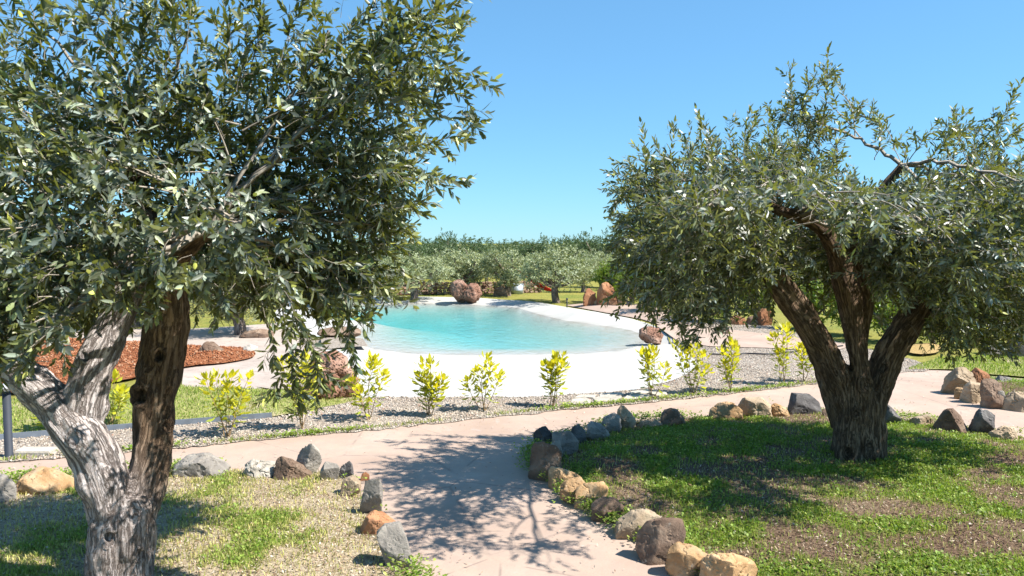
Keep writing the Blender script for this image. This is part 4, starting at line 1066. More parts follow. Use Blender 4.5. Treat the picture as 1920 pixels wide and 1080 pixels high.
clL = [(-60, 450, -.3, 200, 190, .8, 1.0), (110, 430, -.5, 190, 180, .8, 1.0), (300, 340, -.1, 190, 170, .9, 1.1), (480, 320, .5, 190, 200, .8, 1.0), (610, 420, .8, 125, 160, .6, 1.0),
       (60, 270, 0, 210, 150, .9, .9), (260, 210, .1, 200, 120, .9, .8), (470, 200, .4, 200, 120, .8, .8), (650, 200, .6, 130, 150, .7, .9), (740, 110, .5, 95, 80, .5, .8), (30, 585, -.2, 150, 75, .5, 1.1), (190, 540, .7, 140, 70, .4, 1.0),
       (560, 520, .8, 140, 95, .5, 1.0), (660, 535, .8, 80, 70, .4, .9), (440, 510, .9, 130, 80, .4, 1.0), (90, 60, .1, 220, 90, .8, .18), (360, 60, .3, 220, 80, .8, .16), (620, 60, .5, 150, 80, .6, .24), (690, 330, .8, 90, 110, .5, .8), (380, 430, .7, 150, 110, .4, .9), (110, 560, .2, 180, 70, .4, .9), (330, 480, -.75, 90, 55, .25, 1.3), (210, 480, -.7, 120, 80, .3, 1.3), (60, 520, -.8, 120, 90, .35, 1.2), (420, 420, -.6, 110, 90, .35, 1.1), (520, 470, -.4, 80, 80, .3, 1.0), (250, 560, -.7, 60, 35, .2, 1.0), (400, 520, -.5, 70, 50, .2, .8), (20, 610, -.9, 70, 55, .25, 1.2), (115, 590, -.85, 75, 50, .25, 1.2), (-60, 640, -.9, 60, 60, .25, 1.2), (60, 650, -1.0, 45, 35, .15, .9), (700, 420, .6, 70, 90, .4, .7)]
cenL = W(310, 420, DL)
clump_twigs(folL, clL, DL, cenL, 480, 0.27, 0.8, 0.10)
inner_branches(folL, [limbsL[1][0][-1], limbsL[2][0][-1], limbsL[3][0][-1], limbsL[4][0][-1], limbsL[4][0][-2]], clL, DL, 7, 0.018)
def pl(pts, d): return [W(p[0], p[1], d + (p[2] if len(p) > 2 else 0)) for p in pts]
for q in ([(600, 200), (700, 90), (800, 30), (905, -12)], [(640, 200), (760, 105), (860, 135), (938, 168)], [(680, 240), (765, 178), (835, 222), (906, 230)], [(660, 330), (745, 330), (810, 335), (872, 343)],
          [(700, 110), (770, 60), (850, 45), (880, 20)], [(720, 190), (800, 160), (860, 180), (895, 215)], [(690, 280), (770, 275), (830, 262), (880, 255)], [(670, 370), (730, 390), (770, 385), (815, 370)],
          [(425, 140), (428, 60), (420, -30)], [(205, 130), (210, 40), (196, -40)], [(310, 140), (322, 50), (318, -40)], [(520, 130), (552, 40), (590, -40)], [(560, 120), (640, 30), (690, -30)], [(90, 120), (60, 20), (45, -60)], [(250, 140), (270, 60), (285, -30)], [(470, 130), (488, 60), (500, -30)]):
    folL.shoot(pl(q, DL + rng.uniform(-.15, .2)), 0.17, 0.05)
for q in ([(500, 480), (530, 590), (548, 680), (560, 775)], [(520, 520), (560, 600), (600, 690), (590, 745)], [(630, 520), (652, 590), (660, 640), (668, 690)], [(560, 520), (620, 570), (660, 600), (700, 590)], [(470, 520), (500, 600), (520, 700), (505, 745)],
          [(50, 560), (60, 620), (75, 670), (70, 700)], [(110, 560), (125, 610), (120, 650)], [(600, 480), (690, 520), (740, 560), (760, 560)], [(545, 560), (575, 640), (605, 700), (640, 720)]):
    folL.shoot(pl(q, DL - .15 + rng.uniform(-.15, .1)), 0.14, 0.045, 0.35, 0.003)
for k_ in range(17):
    x_, y_ = rng.uniform(20, 780), rng.uniform(60, 170)
    if x_ > 600: y_ += 60
    ex, ey = x_ + rng.normal(20, 40) + (60 if x_ > 620 else 0), y_ - rng.uniform(90, 190)
    folL.shoot(pl([(x_, y_), ((x_ + ex) / 2 + rng.normal(0, 12), (y_ + ey) / 2), (ex, ey)], DL + rng.uniform(-.4, .5)), 0.10, 0.10, 0.1, 0.0035, 0.2)
for k_ in range(16):
    y_ = rng.uniform(200, 520); x_ = 690 + 60 * math.sin(y_ / 90)
    folL.shoot(pl([(x_, y_), (x_ + rng.uniform(40, 80), y_ - rng.uniform(10, 50)), (x_ + rng.uniform(90, 170), y_ + rng.uniform(-40, 40))], DL + rng.uniform(.2, .9)), 0.10, 0.09, 0.3, 0.0035, 0.2)
def keepL(P):
    x, y = proj(P); d = P[:, 1]
    near = d < DL + 0.3
    w1 = near & (x > 268) & (x < 372) & (y > 540) & (y < 1080) & ~((y < 600) & (x < 300))
    w2 = near & (x > 130) & (x < 262) & (y > 575) & (y < 800)
    w3 = near & (np.hypot((x - 352) / 46, (y - 458) / 34) < 1)
    # an opening in the crown through which the sun reaches the pale limbs
    op = np.zeros(len(P), bool); S_ = np.array(SUNV)
    for li in (1, 2):
        for c in limbsL[li][0][1:6]:
            v = P - c; t = v @ S_
            op |= (t > 0.12) & (np.linalg.norm(v - t[:, None] * S_, axis=1) < 0.24)
    h_ = _hash((P[:, 0] * 9).astype(int), (P[:, 1] * 9).astype(int), (P[:, 2] * 9).astype(int), 3)
    return ~(w1 | w2 | w3 | (op & (h_ > 0.12)))
folL.cull(keepL)
lfL = folL.gather()
# the leaves that show largest are single parts, the rest one mass
cd = np.linalg.norm(lfL[0] - np.array([0, 0, CAMH]), axis=1); px_, py_ = proj(lfL[0])
cand = np.where((px_ > 5) & (px_ < 1900) & (py_ > 5) & (py_ < 1000))[0]
big_i = cand[np.argsort((cd / lfL[3])[cand])[:300]]
rest = np.ones(len(cd), bool); rest[big_i] = False
cr = obj("crown", leaf_mesh("crown", [q[rest] for q in lfL], orgL, 2), M['olive_leaf'], TL); cr["kind"] = "stuff"
obj("branches", folL.tube_mesh("branches", orgL), M['twig'], TL)
one = []
for k in range(4):
    V, Fs, kk = leaf_geo(np.zeros((1, 3)), np.array([[0, 0, 1.]]), np.array([[0, -1., 0]]), np.array([1.0]), np.array([0.24]), 2)
    me = make_mesh("leaf", V, Fs, True, {"tint": np.full(kk, [0.0, 0.1, 0.25, 0.5][k]), "vary": np.full(kk, [0.3, 0.6, 0.8, 0.5][k])}); me.materials.append(M['olive_leaf']); one.append(me)
from mathutils import Matrix
for i in big_i:
    D = lfL[1][i]; S = unit(np.cross(D, lfL[2][i])); N = np.cross(S, D); L = lfL[3][i]
    o = obj("leaf", one[int(min(3, lfL[5][i] * 6))], None, TL)
    # mesh z = leaf direction, mesh -y = facing
    o.matrix_local = Matrix(((S[0] * L, -N[0] * L, D[0] * L, lfL[0][i][0] - orgL[0]), (S[1] * L, -N[1] * L, D[1] * L, lfL[0][i][1] - orgL[1]), (S[2] * L, -N[2] * L, D[2] * L, lfL[0][i][2] - orgL[2]), (0, 0, 0, 1)))

# ---------------------------------------------------------------- many-stemmed olive tree (right)
DR = float(G(1612, 868)[1])
TR = thing("olive_tree", G(1612, 868), "spreading olive tree with thick brown trunk split into three limbs", "olive tree", "old olive trees in stone-edged beds")
orgR = np.array(TR.location)
limbsR = [
    limb([(1608, 905, 0), (1609, 872, 0), (1608, 835, 0), (1606, 795, 0), (1604, 750, 0), (1604, 715, 0)], [56, 48, 41, 40, 40, 30], DR),
    limb([(1588, 800, 0), (1574, 740, -.02), (1556, 688, -.05), (1530, 635, -.1), (1498, 585, -.15), (1468, 545, -.2), (1446, 505, -.25), (1436, 455, -.3)], [24, 28, 27, 25, 24, 22, 18, 12], DR),
    limb([(1612, 800, -.12), (1612, 740, -.14), (1610, 680, -.12), (1602, 620, -.1), (1592, 565, -.1), (1578, 510, -.1), (1562, 460, -.12), (1535, 425, -.15), (1495, 404, -.2), (1455, 392, -.25), (1425, 370, -.3)], [16, 18, 18, 18, 20, 18, 15, 12, 10, 8, 6], DR),
    limb([(1632, 790, 0), (1645, 730, .02), (1660, 680, .05), (1688, 630, .1), (1715, 590, .15), (1738, 550, .2), (1752, 500, .3), (1760, 440, .4)], [22, 25, 26, 24, 22, 19, 15, 10], DR),
    limb([(1612, 640, .1), (1625, 570, .12), (1618, 520, .12), (1604, 470, .1), (1610, 420, .1), (1640, 370, .1), (1690, 310, .1)], [12, 12, 11, 10, 8, 7, 5], DR),
    limb([(1590, 880, -.16), (1592, 820, -.17), (1594, 760, -.14), (1592, 700, -.1)], [20, 18, 15, 10], DR),
    limb([(1640, 885, -.06), (1640, 820, -.08), (1642, 760, -.06), (1648, 700, 0)], [24, 19, 17, 12], DR),
]
limbsR = [(p, r, dict()) for p, r in limbsR]
nmR = ["trunk", "limb", "limb", "limb", "limb", "buttress", "buttress"]
fuse_limbs(limbsR, 0.010, TR, [1.0] * 7, orgR, nmR, [None, "limb leaning towards the pool", "slender upright middle limb", "limb leaning away from the pool", "thin limb inside the crown", None, None],
           knots=[(1622, 722, 13, .05), (1596, 690, 8, .03), (1590, 850, 14, .05), (1630, 835, 9, .03), (1566, 700, 8, .025), (1655, 690, 9, .03), (1604, 775, 8, .03)])
folR = Foliage(0.088, 0.0225, 0.031)
clR = [(1290, 400, -1.2, 120, 115, .8, .9), (1260, 510, -1.0, 90, 90, .6, .9), (1225, 345, -.8, 70, 60, .5, .9), (1300, 470, -.3, 130, 120, .7, 1.0), (1420, 380, -.9, 110, 95, .8, 1.0), (1440, 410, .2, 110, 100, .7, 1.0), (1470, 310, -.3, 75, 55, .5, .7), (1510, 355, .3, 85, 60, .7, .8),
       (1670, 430, .5, 120, 85, .8, 1.0), (1600, 420, .4, 110, 70, .7, .9), (1790, 410, -.9, 125, 100, .8, 1.0), (1930, 430, -.8, 140, 140, .9, 1.0), (1800, 440, .3, 140, 120, .8, 1.0), (1770, 345, .1, 100, 50, .6, .6), (1890, 330, -.1, 110, 65, .7, .6), (1880, 540, -.5, 120, 90, .7, 1.1), (1790, 530, .3, 100, 85, .7, 1.0),
       (1800, 615, -.1, 95, 50, .4, 1.0), (1900, 600, .3, 100, 55, .4, .9), (1390, 490, .35, 100, 95, .6, 1.0), (1320, 570, -.6, 70, 60, .4, 1.0), (1500, 470, .8, 100, 100, .6, 1.0), (1690, 510, .9, 120, 90, .6, 1.0), (1600, 470, 1.0, 130, 100, .5, 1.0), (1525, 225, .1, 70, 85, .35, .40), (2040, 540, -.2, 100, 150, .9, .8), (1370, 320, -.5, 85, 50, .5, .7), (1210, 440, -.6, 50, 90, .4, .8), (1670, 410, -.8, 100, 75, .4, 1.1), (1710, 470, -.9, 90, 75, .4, 1.1), (1560, 375, -.7, 80, 50, .4, .8), (1660, 500, -.8, 60, 45, .3, 1.0), (1770, 560, -.9, 80, 55, .3, 1.1), (1410, 470, -.9, 60, 70, .3, 1.1), (1480, 470, -.6, 40, 50, .3, .9), (1840, 480, -1.8, 110, 90, .5, .9), (1960, 370, -1.9, 100, 80, .6, .7), (1740, 420, -1.9, 110, 55, .45, .5), (1330, 380, -2.2, 110, 50, .45, .6), (1440, 350, -2.0, 100, 45, .45, .5), (1640, 400, -2.1, 110, 45, .45, .5), (1260, 450, -1.9, 70, 60, .4, .6), (1442, 375, -2.6, 100, 38, .35, .6), (1610, 385, -2.85, 110, 34, .35, .5), (1330, 385, -2.7, 85, 40, .3, .5), (1290, 400, -1.9, 60, 40, .4, .5)]
cenR = W(1600, 480, DR)
clump_twigs(folR, clR, DR, cenR, 560, 0.29, 0.9, 0.08)
inner_branches(folR, [l[0][-1] for l in limbsR[1:5]] + [limbsR[2][0][-3], limbsR[3][0][-2]], clR, DR, 7, 0.020)
for q in ([(1505, 320), (1488, 220), (1478, 120)], [(1530, 300), (1548, 200), (1552, 98)], [(1520, 260), (1505, 190), (1540, 150), (1580, 130)], [(1690, 310), (1660, 240), (1600, 205), (1570, 150), (1560, 120)], [(1705, 300), (1740, 255), (1770, 245), (1815, 258)],
          [(1790, 320), (1840, 270), (1880, 220), (1910, 158)], [(1740, 300), (1790, 250), (1830, 240), (1870, 215)], [(1210, 340), (1180, 310), (1155, 305)], [(1290, 320), (1290, 270), (1293, 232)], [(1325, 320), (1330, 260), (1322, 235)], [(1400, 320), (1400, 270), (1410, 240)],
          [(1460, 280), (1450, 230), (1440, 205)], [(1560, 250), (1600, 230), (1615, 200)], [(1640, 300), (1655, 250), (1640, 225)], [(1580, 300), (1540, 240), (1500, 230)], [(1860, 290), (1900, 250), (1935, 235)], [(1190, 380), (1165, 370), (1150, 400)], [(1205, 450), (1170, 440), (1160, 480)]):
    folR.shoot(pl(q, DR + rng.uniform(-.3, .4)), 0.20, 0.055, 0.15, 0.006)
for q in ([(1270, 540), (1275, 600), (1290, 645)], [(1300, 560), (1310, 610), (1305, 640)], [(1400, 470), (1445, 500), (1450, 560)], [(1840, 600), (1850, 640), (1835, 665)], [(1780, 600), (1775, 650), (1780, 672)], [(1235, 520), (1215, 560), (1225, 600)], [(1440, 440), (1447, 500), (1440, 540)]):
    folR.shoot(pl(q, DR - .2 + rng.uniform(-.2, .1)), 0.16, 0.05, 0.4, 0.004)
for k_ in range(44):
    x_ = rng.uniform(1190, 1910); y_ = 330 + 25 * math.sin(x_ / 60)
    if 1590 < x_ < 1690: continue
    ex, ey = x_ + rng.normal(0, 22), y_ - rng.uniform(45, 125)
    folR.shoot(pl([(x_, y_), ((x_ + ex) / 2 + rng.normal(0, 8), (y_ + ey) / 2), (ex, ey)], DR + rng.uniform(-1.4, .5)), 0.12, 0.11, 0.1, 0.004, 0.18)
for k_ in range(14):
    y_ = rng.uniform(330, 560)
    folR.shoot(pl([(1215, y_), (1185, y_ - rng.uniform(-10, 25)), (1150 + rng.normal(0, 10), y_ + rng.uniform(-10, 40))], DR + rng.uniform(-1.2, -.2)), 0.12, 0.11, 0.4, 0.004, 0.15)
def keepR(P):
    x, y = proj(P); d = P[:, 1]
    lm = np.column_stack([x, y])
    cut = np.zeros(len(P), bool)
    for pts in ([(1470, 545), (1530, 632), (1575, 720), (1604, 800)], [(1590, 540), (1604, 640), (1610, 760)], [(1725, 585), (1670, 660), (1630, 780)], [(1425, 372), (1495, 402), (1560, 450), (1585, 520)]):
        cut |= edge_dist(lm, np.array(pts, float), False) < 24
    near = d < DR + 0.1
    return ~(near & cut & ((y > 545) | (np.abs(x - 1500) < 60)))
folR.cull(keepR)
lfR = folR.gather()
cr = obj("crown", leaf_mesh("crown", lfR, orgR, 1), M['olive_leaf'], TR); cr["kind"] = "stuff"
obj("branches", folR.tube_mesh("branches", orgR), M['twig'], TR)
print("leaves", len(lfL[0]), len(lfR[0]))

# ---------------------------------------------------------------- trees of the grove: a few kinds, each tree an object of its own
def grove_kind(seed, leaf_len, leaf_w, nleaf, crown_h, mat, bark, dense=1.0, upright=False):
    """unit tree: height 1, crown radius 0.6; returns (trunk mesh, crown mesh)"""
    r = np.random.default_rng(seed)
    nl = 17
    c = unit(r.normal(0, 1, (nl, 3))) * (r.random(nl) ** 0.4)[:, None] * np.array([0.44, 0.44, crown_h * 0.36])
    c[:, 2] += 1 - crown_h * 0.52
    rad = r.uniform(0.14, 0.24, nl) * dense
    nt_ = nleaf // 14; n = nt_ * 14; k = r.integers(0, nl, nt_)
    ut = unit(r.normal(0, 1, (nt_, 3)))
    Pt = c[k] + ut * (rad[k] * (0.3 + 0.75 * r.random(nt_) ** 0.5))[:, None] * np.array([1, 1, 0.85])
    sp = r.random(nt_) < 0.10
    Pt[sp] += ut[sp] * (rad[k][sp] * 0.4)[:, None]
    tt = np.tile(np.linspace(-0.5, 0.5, 14), nt_)                      # leaves strung along short twigs
    tw = np.repeat(unit(ut * 0.7 + r.normal(0, 0.5, (nt_, 3)) + np.array([0, 0, 0.35])), 14, 0)
    u = np.repeat(ut, 14, 0)
    P = np.repeat(Pt, 14, 0) + tw * (tt * leaf_len * 2.2)[:, None]
    D = unit(tw * 0.7 + r.normal(0, 0.55, (n, 3)))
    N = unit(r.normal(0, 0.6, (n, 3)) + u + np.array([0, 0, 0.5]))
    lf = [P, D, N, leaf_len * r.uniform(.6, 1.3, n), leaf_w * r.uniform(.7, 1.3, n), np.clip(np.repeat(r.normal(0.2, 0.25, nt_), 14), 0, 1)]
    crown = leaf_mesh("crown", lf, np.zeros(3), 0); crown.materials.append(M[mat])
    # trunk with limbs reaching into the lumps
    th = 1 - crown_h * 0.8
    base = [np.array([0, 0, -0.05]), np.array([r.normal(0, .02), r.normal(0, .02), th * .5]), np.array([r.normal(0, .03), r.normal(0, .03), th])]
    VV, FF, off = [], [], 0
    def tube(pts, r0, r1):
        nonlocal off
        L = catmull(np.array(pts), 5); rr = np.linspace(r0, r1, len(L))
        V, F = twig_tubes(L[None], rr[None], 7); VV.append(V); FF.append(F + off); off += len(V)
    tube(base, 0.060, 0.042)
    for j in range(9):
        e = c[j]; tube([base[2] - np.array([0, 0, .03]), (base[2] + e) / 2 + r.normal(0, .03, 3) - np.array([0, 0, .03]), e], 0.032, 0.010)
    V = np.vstack(VV)
    trunk = make_mesh("trunk", V, np.vstack(FF), True, {"barkco": V * 3, "warm": np.full(len(V), .6)}); trunk.materials.append(M[bark])
    return trunk, crown

KIND = {
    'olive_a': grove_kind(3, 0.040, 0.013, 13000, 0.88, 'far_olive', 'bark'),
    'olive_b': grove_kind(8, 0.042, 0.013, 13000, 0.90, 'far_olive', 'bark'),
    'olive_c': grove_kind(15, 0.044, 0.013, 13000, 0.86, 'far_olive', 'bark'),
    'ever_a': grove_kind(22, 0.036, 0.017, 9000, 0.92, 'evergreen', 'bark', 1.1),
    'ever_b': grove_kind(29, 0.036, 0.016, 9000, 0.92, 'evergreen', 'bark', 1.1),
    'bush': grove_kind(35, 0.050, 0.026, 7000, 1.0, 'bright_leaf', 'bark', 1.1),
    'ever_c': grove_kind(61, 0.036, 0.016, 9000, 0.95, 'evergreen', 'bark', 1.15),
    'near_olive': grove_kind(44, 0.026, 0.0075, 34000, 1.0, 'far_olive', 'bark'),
}
def tree(kind, px, base, top, wpx, label, group=None, rot=None, name="olive_tree", cat="olive tree", lean=0.0, depth=None):
    g0 = G(px, base) if depth is None else np.array([(px - 960) / FPX * depth, depth, 0.0])
    d = g0[1]; h = W(px, top, d)[2]; wm = wpx * d / FPX
    root = thing(name, g0, label, cat, group)
    root.rotation_euler = (0, lean, rng.uniform(0, 6.28) if rot is None else rot)
    root.scale = (wm / 1.16, wm / 1.16, h)
    tk, cw = KIND[kind]
    obj("trunk", tk, None, root); c = obj("crown", cw, None, root)
    return root
for i, x in enumerate(range(-60, 2020, 62)):
    tree(['ever_a', 'ever_c', 'ever_b'][i % 3], x + rng.uniform(-14, 14), 0, rng.uniform(440, 449), rng.uniform(140, 190), "distant tree in the closed tree line at the horizon", "tree line at the horizon", None, "distant_tree", "tree", 0, rng.uniform(62, 74))
GRV = "olive trees of the grove behind the pool"
tree('olive_a', 775, 561, 467, 165, "grove olive on thin double trunk in front of the dry stone wall", GRV, 0.4)
tree('olive_b', 868, 551, 456, 140, "grove olive whose crown rises behind the two-lobed lava boulder", GRV, 1.9)
tree('olive_c', 953, 555, 460, 120, "grove olive beside the galvanised tub", GRV, 2.6)
tree('olive_a', 1044, 567, 453, 155, "grove olive with stout leaning trunk at the pool's far corner, red hammock tied to it", GRV, 3.4, lean=0.10)
tree('olive_b', 1092, 548, 470, 90, "small grove olive between the stout-trunked olive and the bright bush", GRV, 5.0)
tree('near_olive', 450, 628, 440, 250, "mid-distance olive with low hanging crown behind the red chippings bed", GRV, 0.7)
tree('near_olive', 625, 566, 448, 190, "mid-distance olive behind the pool's left end, seen through the near shoots", GRV, 2.7)
tree('near_olive', 250, 612, 440, 260, "mid-distance olive seen between the limbs of the grey trunk", GRV, 4.1)
tree('near_olive', 40, 618, 430, 280, "mid-distance olive at the photo's left edge behind the near crown", GRV, 1.2)
SKY_G = "dark evergreens along the skyline"
HID_R, HID_L = "dark evergreen glimpsed through the spreading olive's crown", "dark evergreen glimpsed through the forked olive's crown"
for i, (x, tp, w, dp, k, lab) in enumerate([
        (690, 446, 130, 50, 'ever_a', "dark evergreen on the skyline behind the forked olive's outer shoots"), (757, 436, 95, 47, 'ever_b', "dark evergreen on the skyline above the left end of the dry stone wall"),
        (806, 444, 90, 52, 'ever_c', "low dark evergreen just left of the tallest skyline tree"), (840, 427, 95, 54, 'ever_b', "tallest dark evergreen on the skyline, above the two-lobed lava boulder"),
        (885, 449, 100, 50, 'ever_a', "low dark evergreen just right of the tallest skyline tree"), (938, 449, 105, 55, 'ever_c', "broad dark evergreen on the skyline above the galvanised tub"),
        (994, 437, 90, 52, 'ever_b', "dark evergreen on the skyline directly above the red hammock"), (1030, 448, 85, 56, 'ever_a', "dark evergreen on the skyline above the stout-trunked grove olive"),
        (1078, 433, 105, 52, 'ever_c', "dark evergreen on the skyline above the small grove olive"), (1124, 428, 110, 50, 'ever_b', "dark evergreen on the skyline above the bright green bush"),
        (1172, 422, 115, 48, 'ever_a', "dark evergreen on the skyline touching the edge of the spreading olive's crown"),
        (1240, 430, 140, 50, 'ever_b', HID_R), (1340, 432, 150, 46, 'ever_a', HID_R), (1450, 430, 160, 48, 'ever_c', HID_R), (1560, 434, 160, 45, 'ever_a', HID_R), (1680, 430, 160, 47, 'ever_b', HID_R), (1800, 432, 160, 46, 'ever_c', HID_R), (1920, 430, 170, 44, 'ever_b', HID_R),
        (560, 446, 160, 52, 'ever_b', HID_L), (420, 444, 170, 50, 'ever_c', HID_L), (270, 440, 170, 49, 'ever_b', HID_L), (120, 440, 180, 50, 'ever_a', HID_L), (-20, 440, 180, 48, 'ever_c', HID_L)]):
    tree(k, x, 0, tp, w, lab, SKY_G, None, "evergreen_tree", "tree", 0, dp)
HID_R2, HID_L2 = "grey-green olive of the second row glimpsed through the spreading olive's crown", "grey-green olive of the second row behind the forked olive's crown"
for i, (x, tp, w, dp, lab) in enumerate([
        (735, 470, 105, 40, "second-row olive above the left end of the dry stone wall"), (818, 474, 80, 42, "second-row olive between thin double-trunked olive and two-lobed boulder"), (912, 472, 75, 41, "second-row olive above the dark rock by the tub"),
        (1000, 468, 80, 43, "second-row olive behind the red hammock"), (1128, 466, 90, 40, "second-row olive behind the bright green bush"), (1200, 462, 125, 38, HID_R2), (1290, 460, 130, 36, HID_R2), (1400, 465, 140, 35, HID_R2), (1520, 462, 150, 36, HID_R2),
        (1650, 460, 150, 34, HID_R2), (1780, 462, 150, 36, HID_R2), (1900, 460, 160, 35, HID_R2), (660, 462, 120, 41, "second-row olive behind the pool's left end"), (500, 460, 150, 40, HID_L2)]):
    tree(['olive_b', 'olive_c', 'olive_a'][i % 3], x, 0, tp, w, lab, "second row of the olive grove", None, "olive_tree", "olive tree", 0, dp)
# bushes round the pool's right end
for x, b, tp, w, lab in ((1140, 570, 486, 70, "bright green rounded bush behind the tallest standing stone"), (1185, 577, 492, 80, "dark glossy bush right of the bright green bush"), (1240, 590, 500, 90, "bush behind the hanging olive foliage by the pool end"),
                         (1325, 606, 505, 110, "bush at the far end of the gravel behind the olive crown"), (1420, 604, 500, 120, "bush behind the rusty boulders under the olive"), (1520, 618, 520, 120, "bush seen between the leaning limb and the middle limb"),
                         (1660, 640, 540, 120, "bush behind the limb that leans away from the pool"), (1750, 646, 555, 100, "bush above the straw patch"), (1900, 650, 560, 110, "bush at the right photo edge behind the black boulder"), (1600, 628, 520, 130, "bush directly behind the many-stemmed trunk")):
    o = tree('bush', x, b, tp, w, lab, "bushes beyond the pool and gravel", None, "bush", "bush")

# ---------------------------------------------------------------- young yellow-green shrubs along the gravel
def shrub_leaf_mesh(tint, vary):
    st = np.array([(0, 0, 0), (.17, .05, .28), (0, 0, .3), (-.17, .05, .28), (.23, .03, .62), (0, -.02, .64), (-.23, .03, .62), (0, -.10, 1.0)], float)
    me = make_mesh("leaf", st, [np.array([(0, 2, 1), (0, 3, 2), (4, 5, 7), (5, 6, 7)]), np.array([(1, 2, 5, 4), (2, 3, 6, 5)])], True, {"tint": np.full(8, tint), "vary": np.full(8, vary)})
    me.materials.append(M['shrub_leaf']); return me
SL = [[shrub_leaf_mesh(t, v) for v in (0.3, 0.5, 0.75)] for t in (0.0, 0.3, 0.6, 0.9)]
def shrub(px, base, top, wpx, nst, label, seed, lsize=0.128):
    r = np.random.default_rng(seed)
    g0 = G(px, base); d = g0[1]; m = d / FPX
    H = (base - top) * m; Wm = wpx * m
    root = thing("young_shrub", g0, label, "shrub", "young yellow-green shrubs along the gravel strip")
    nst += 1
    for s in range(nst):
        fx = (s + 0.5) / nst * 2 - 1 + r.normal(0, 0.12)
        e = np.array([fx * Wm * 0.42, r.normal(0, Wm * 0.2), H * (0.96 if s == nst // 2 else r.uniform(0.5, 0.98))])
        mid = np.array([e[0] * 0.45 + r.normal(0, .03), e[1] * .5 + r.normal(0, .02), e[2] * 0.5])
        L = catmull(np.array([[r.normal(0, .02), r.normal(0, .02), -0.03], mid, e]), 9)
        V, F = twig_tubes(L[None], np.linspace(0.0065, 0.0022, len(L))[None], 5)
        stem = obj("stem", make_mesh("stem", V, F), M['shrub_stem'], root)
        n = int(r.uniform(36, 46))
        for j in range(n):
            t = 0.26 + 0.74 * (j / (n - 1)) ** 0.72
            i0 = min(int(t * (len(L) - 1)), len(L) - 2); f = t * (len(L) - 1) - i0
            p = L[i0] * (1 - f) + L[i0 + 1] * f
            T = unit(L[i0 + 1] - L[i0])
            ph = j * 2.4 + r.normal(0, .3)
            ref = unit(np.cross(T, [0.1, 1, 0.2])); oth = np.cross(T, ref)
            sd = ref * math.cos(ph) + oth * math.sin(ph)
            al = r.normal(1.2, 0.25) * (1.15 - 0.7 * t ** 3)
            D = unit(T * math.cos(al) + sd * math.sin(al) - np.array([0, 0, 0.12 * (1 - t)]))
            if t < 0.9: p = p + (sd + np.array([0, 0, .4])) * r.uniform(0, 0.075)
            N = unit(T * math.sin(al) - sd * math.cos(al) + r.normal(0, .2, 3))
            S = unit(np.cross(D, N)); N = np.cross(S, D)
            ln = lsize * r.uniform(.6, 1.1) * (0.8 if t > 0.93 else 1)
            ti = int(np.clip((t * 1.15 - 0.25 + r.normal(0, .16)) * 4, 0, 3))
            o = obj("leaf", SL[ti][r.integers(0, 3)], None, stem)
            o.matrix_local = Matrix(((S[0] * ln, -N[0] * ln, D[0] * ln, p[0]), (S[1] * ln, -N[1] * ln, D[1] * ln, p[1]), (S[2] * ln, -N[2] * ln, D[2] * ln, p[2]), (0, 0, 0, 1)))
M['shrub_stem'] = simple_mat("shrub_stem", (0.30, 0.20, 0.10), 0.7, 0.3, 0, .3, 30)
SH = [(205, 802, 700, 85, 4, "yellow shrub seen between the grey limb and the brown limb"), (100, 808, 728, 55, 2, "small yellow shrub tip in the fork of the leaning grey limb"), (425, 822, 697, 95, 5, "bushy yellow shrub just right of the forked trunk"), (566, 806, 655, 90, 5, "tall yellow shrub in front of the big lava boulder"),
      (693, 790, 667, 80, 4, "yellow shrub right of the big lava boulder"), (805, 780, 667, 66, 5, "yellow shrub with many stems before the white beach, third left of the middle"), (908, 772, 665, 84, 4, "open shrub with one stem standing apart"),
      (1040, 764, 660, 52, 5, "narrow dense shrub, last one before the flagstones"), (1222, 745, 648, 58, 4, "first shrub right of the flagstones"), (1300, 740, 642, 72, 5, "bushy shrub below the hanging olive foliage"), (1370, 736, 634, 52, 4, "shrub with drooping yellow leaves before the gravel"),
      (1465, 722, 605, 52, 4, "tall yellow shrub left of the leaning limb"), (1508, 716, 626, 46, 3, "shrub touching the leaning limb in the photo"), (1830, 652, 590, 60, 5, "yellow shrub in the shade above the far stone cluster"), (1690, 655, 600, 40, 3, "yellow shrub glimpsed right of the trunk behind a limb")]
for i, (x, b, tp, w, n, lab) in enumerate(SH): shrub(x, b, tp, w, n, lab, 300 + i)

# ---------------------------------------------------------------- small things
def box_mesh(name, sx, sy, sz, bev=0.01, jit=0.0, seed=0):
    bm = bmesh.new(); bmesh.ops.create_cube(bm, size=1.0)
    r = random.Random(seed)
    for v in bm.verts: v.co.x *= sx * (1 + r.uniform(-jit, jit)); v.co.y *= sy * (1 + r.uniform(-jit, jit)); v.co.z *= sz
    bmesh.ops.bevel(bm, geom=bm.edges[:], offset=bev, segments=2, affect='EDGES')
    me = bpy.data.meshes.new(name); bm.to_mesh(me); bm.free(); return me

def lathe(name, prof, n=28):
    an = np.arange(n) * 2 * math.pi / n
    V = np.array([(r * math.cos(a), r * math.sin(a), z) for r, z in prof for a in an])
    k = len(prof); idx = np.arange(k * n).reshape(k, n)
    F = np.stack([idx[:-1], np.roll(idx[:-1], -1, 1), np.roll(idx[1:], -1, 1), idx[1:]], -1).reshape(-1, 4)
    return make_mesh(name, V, F)

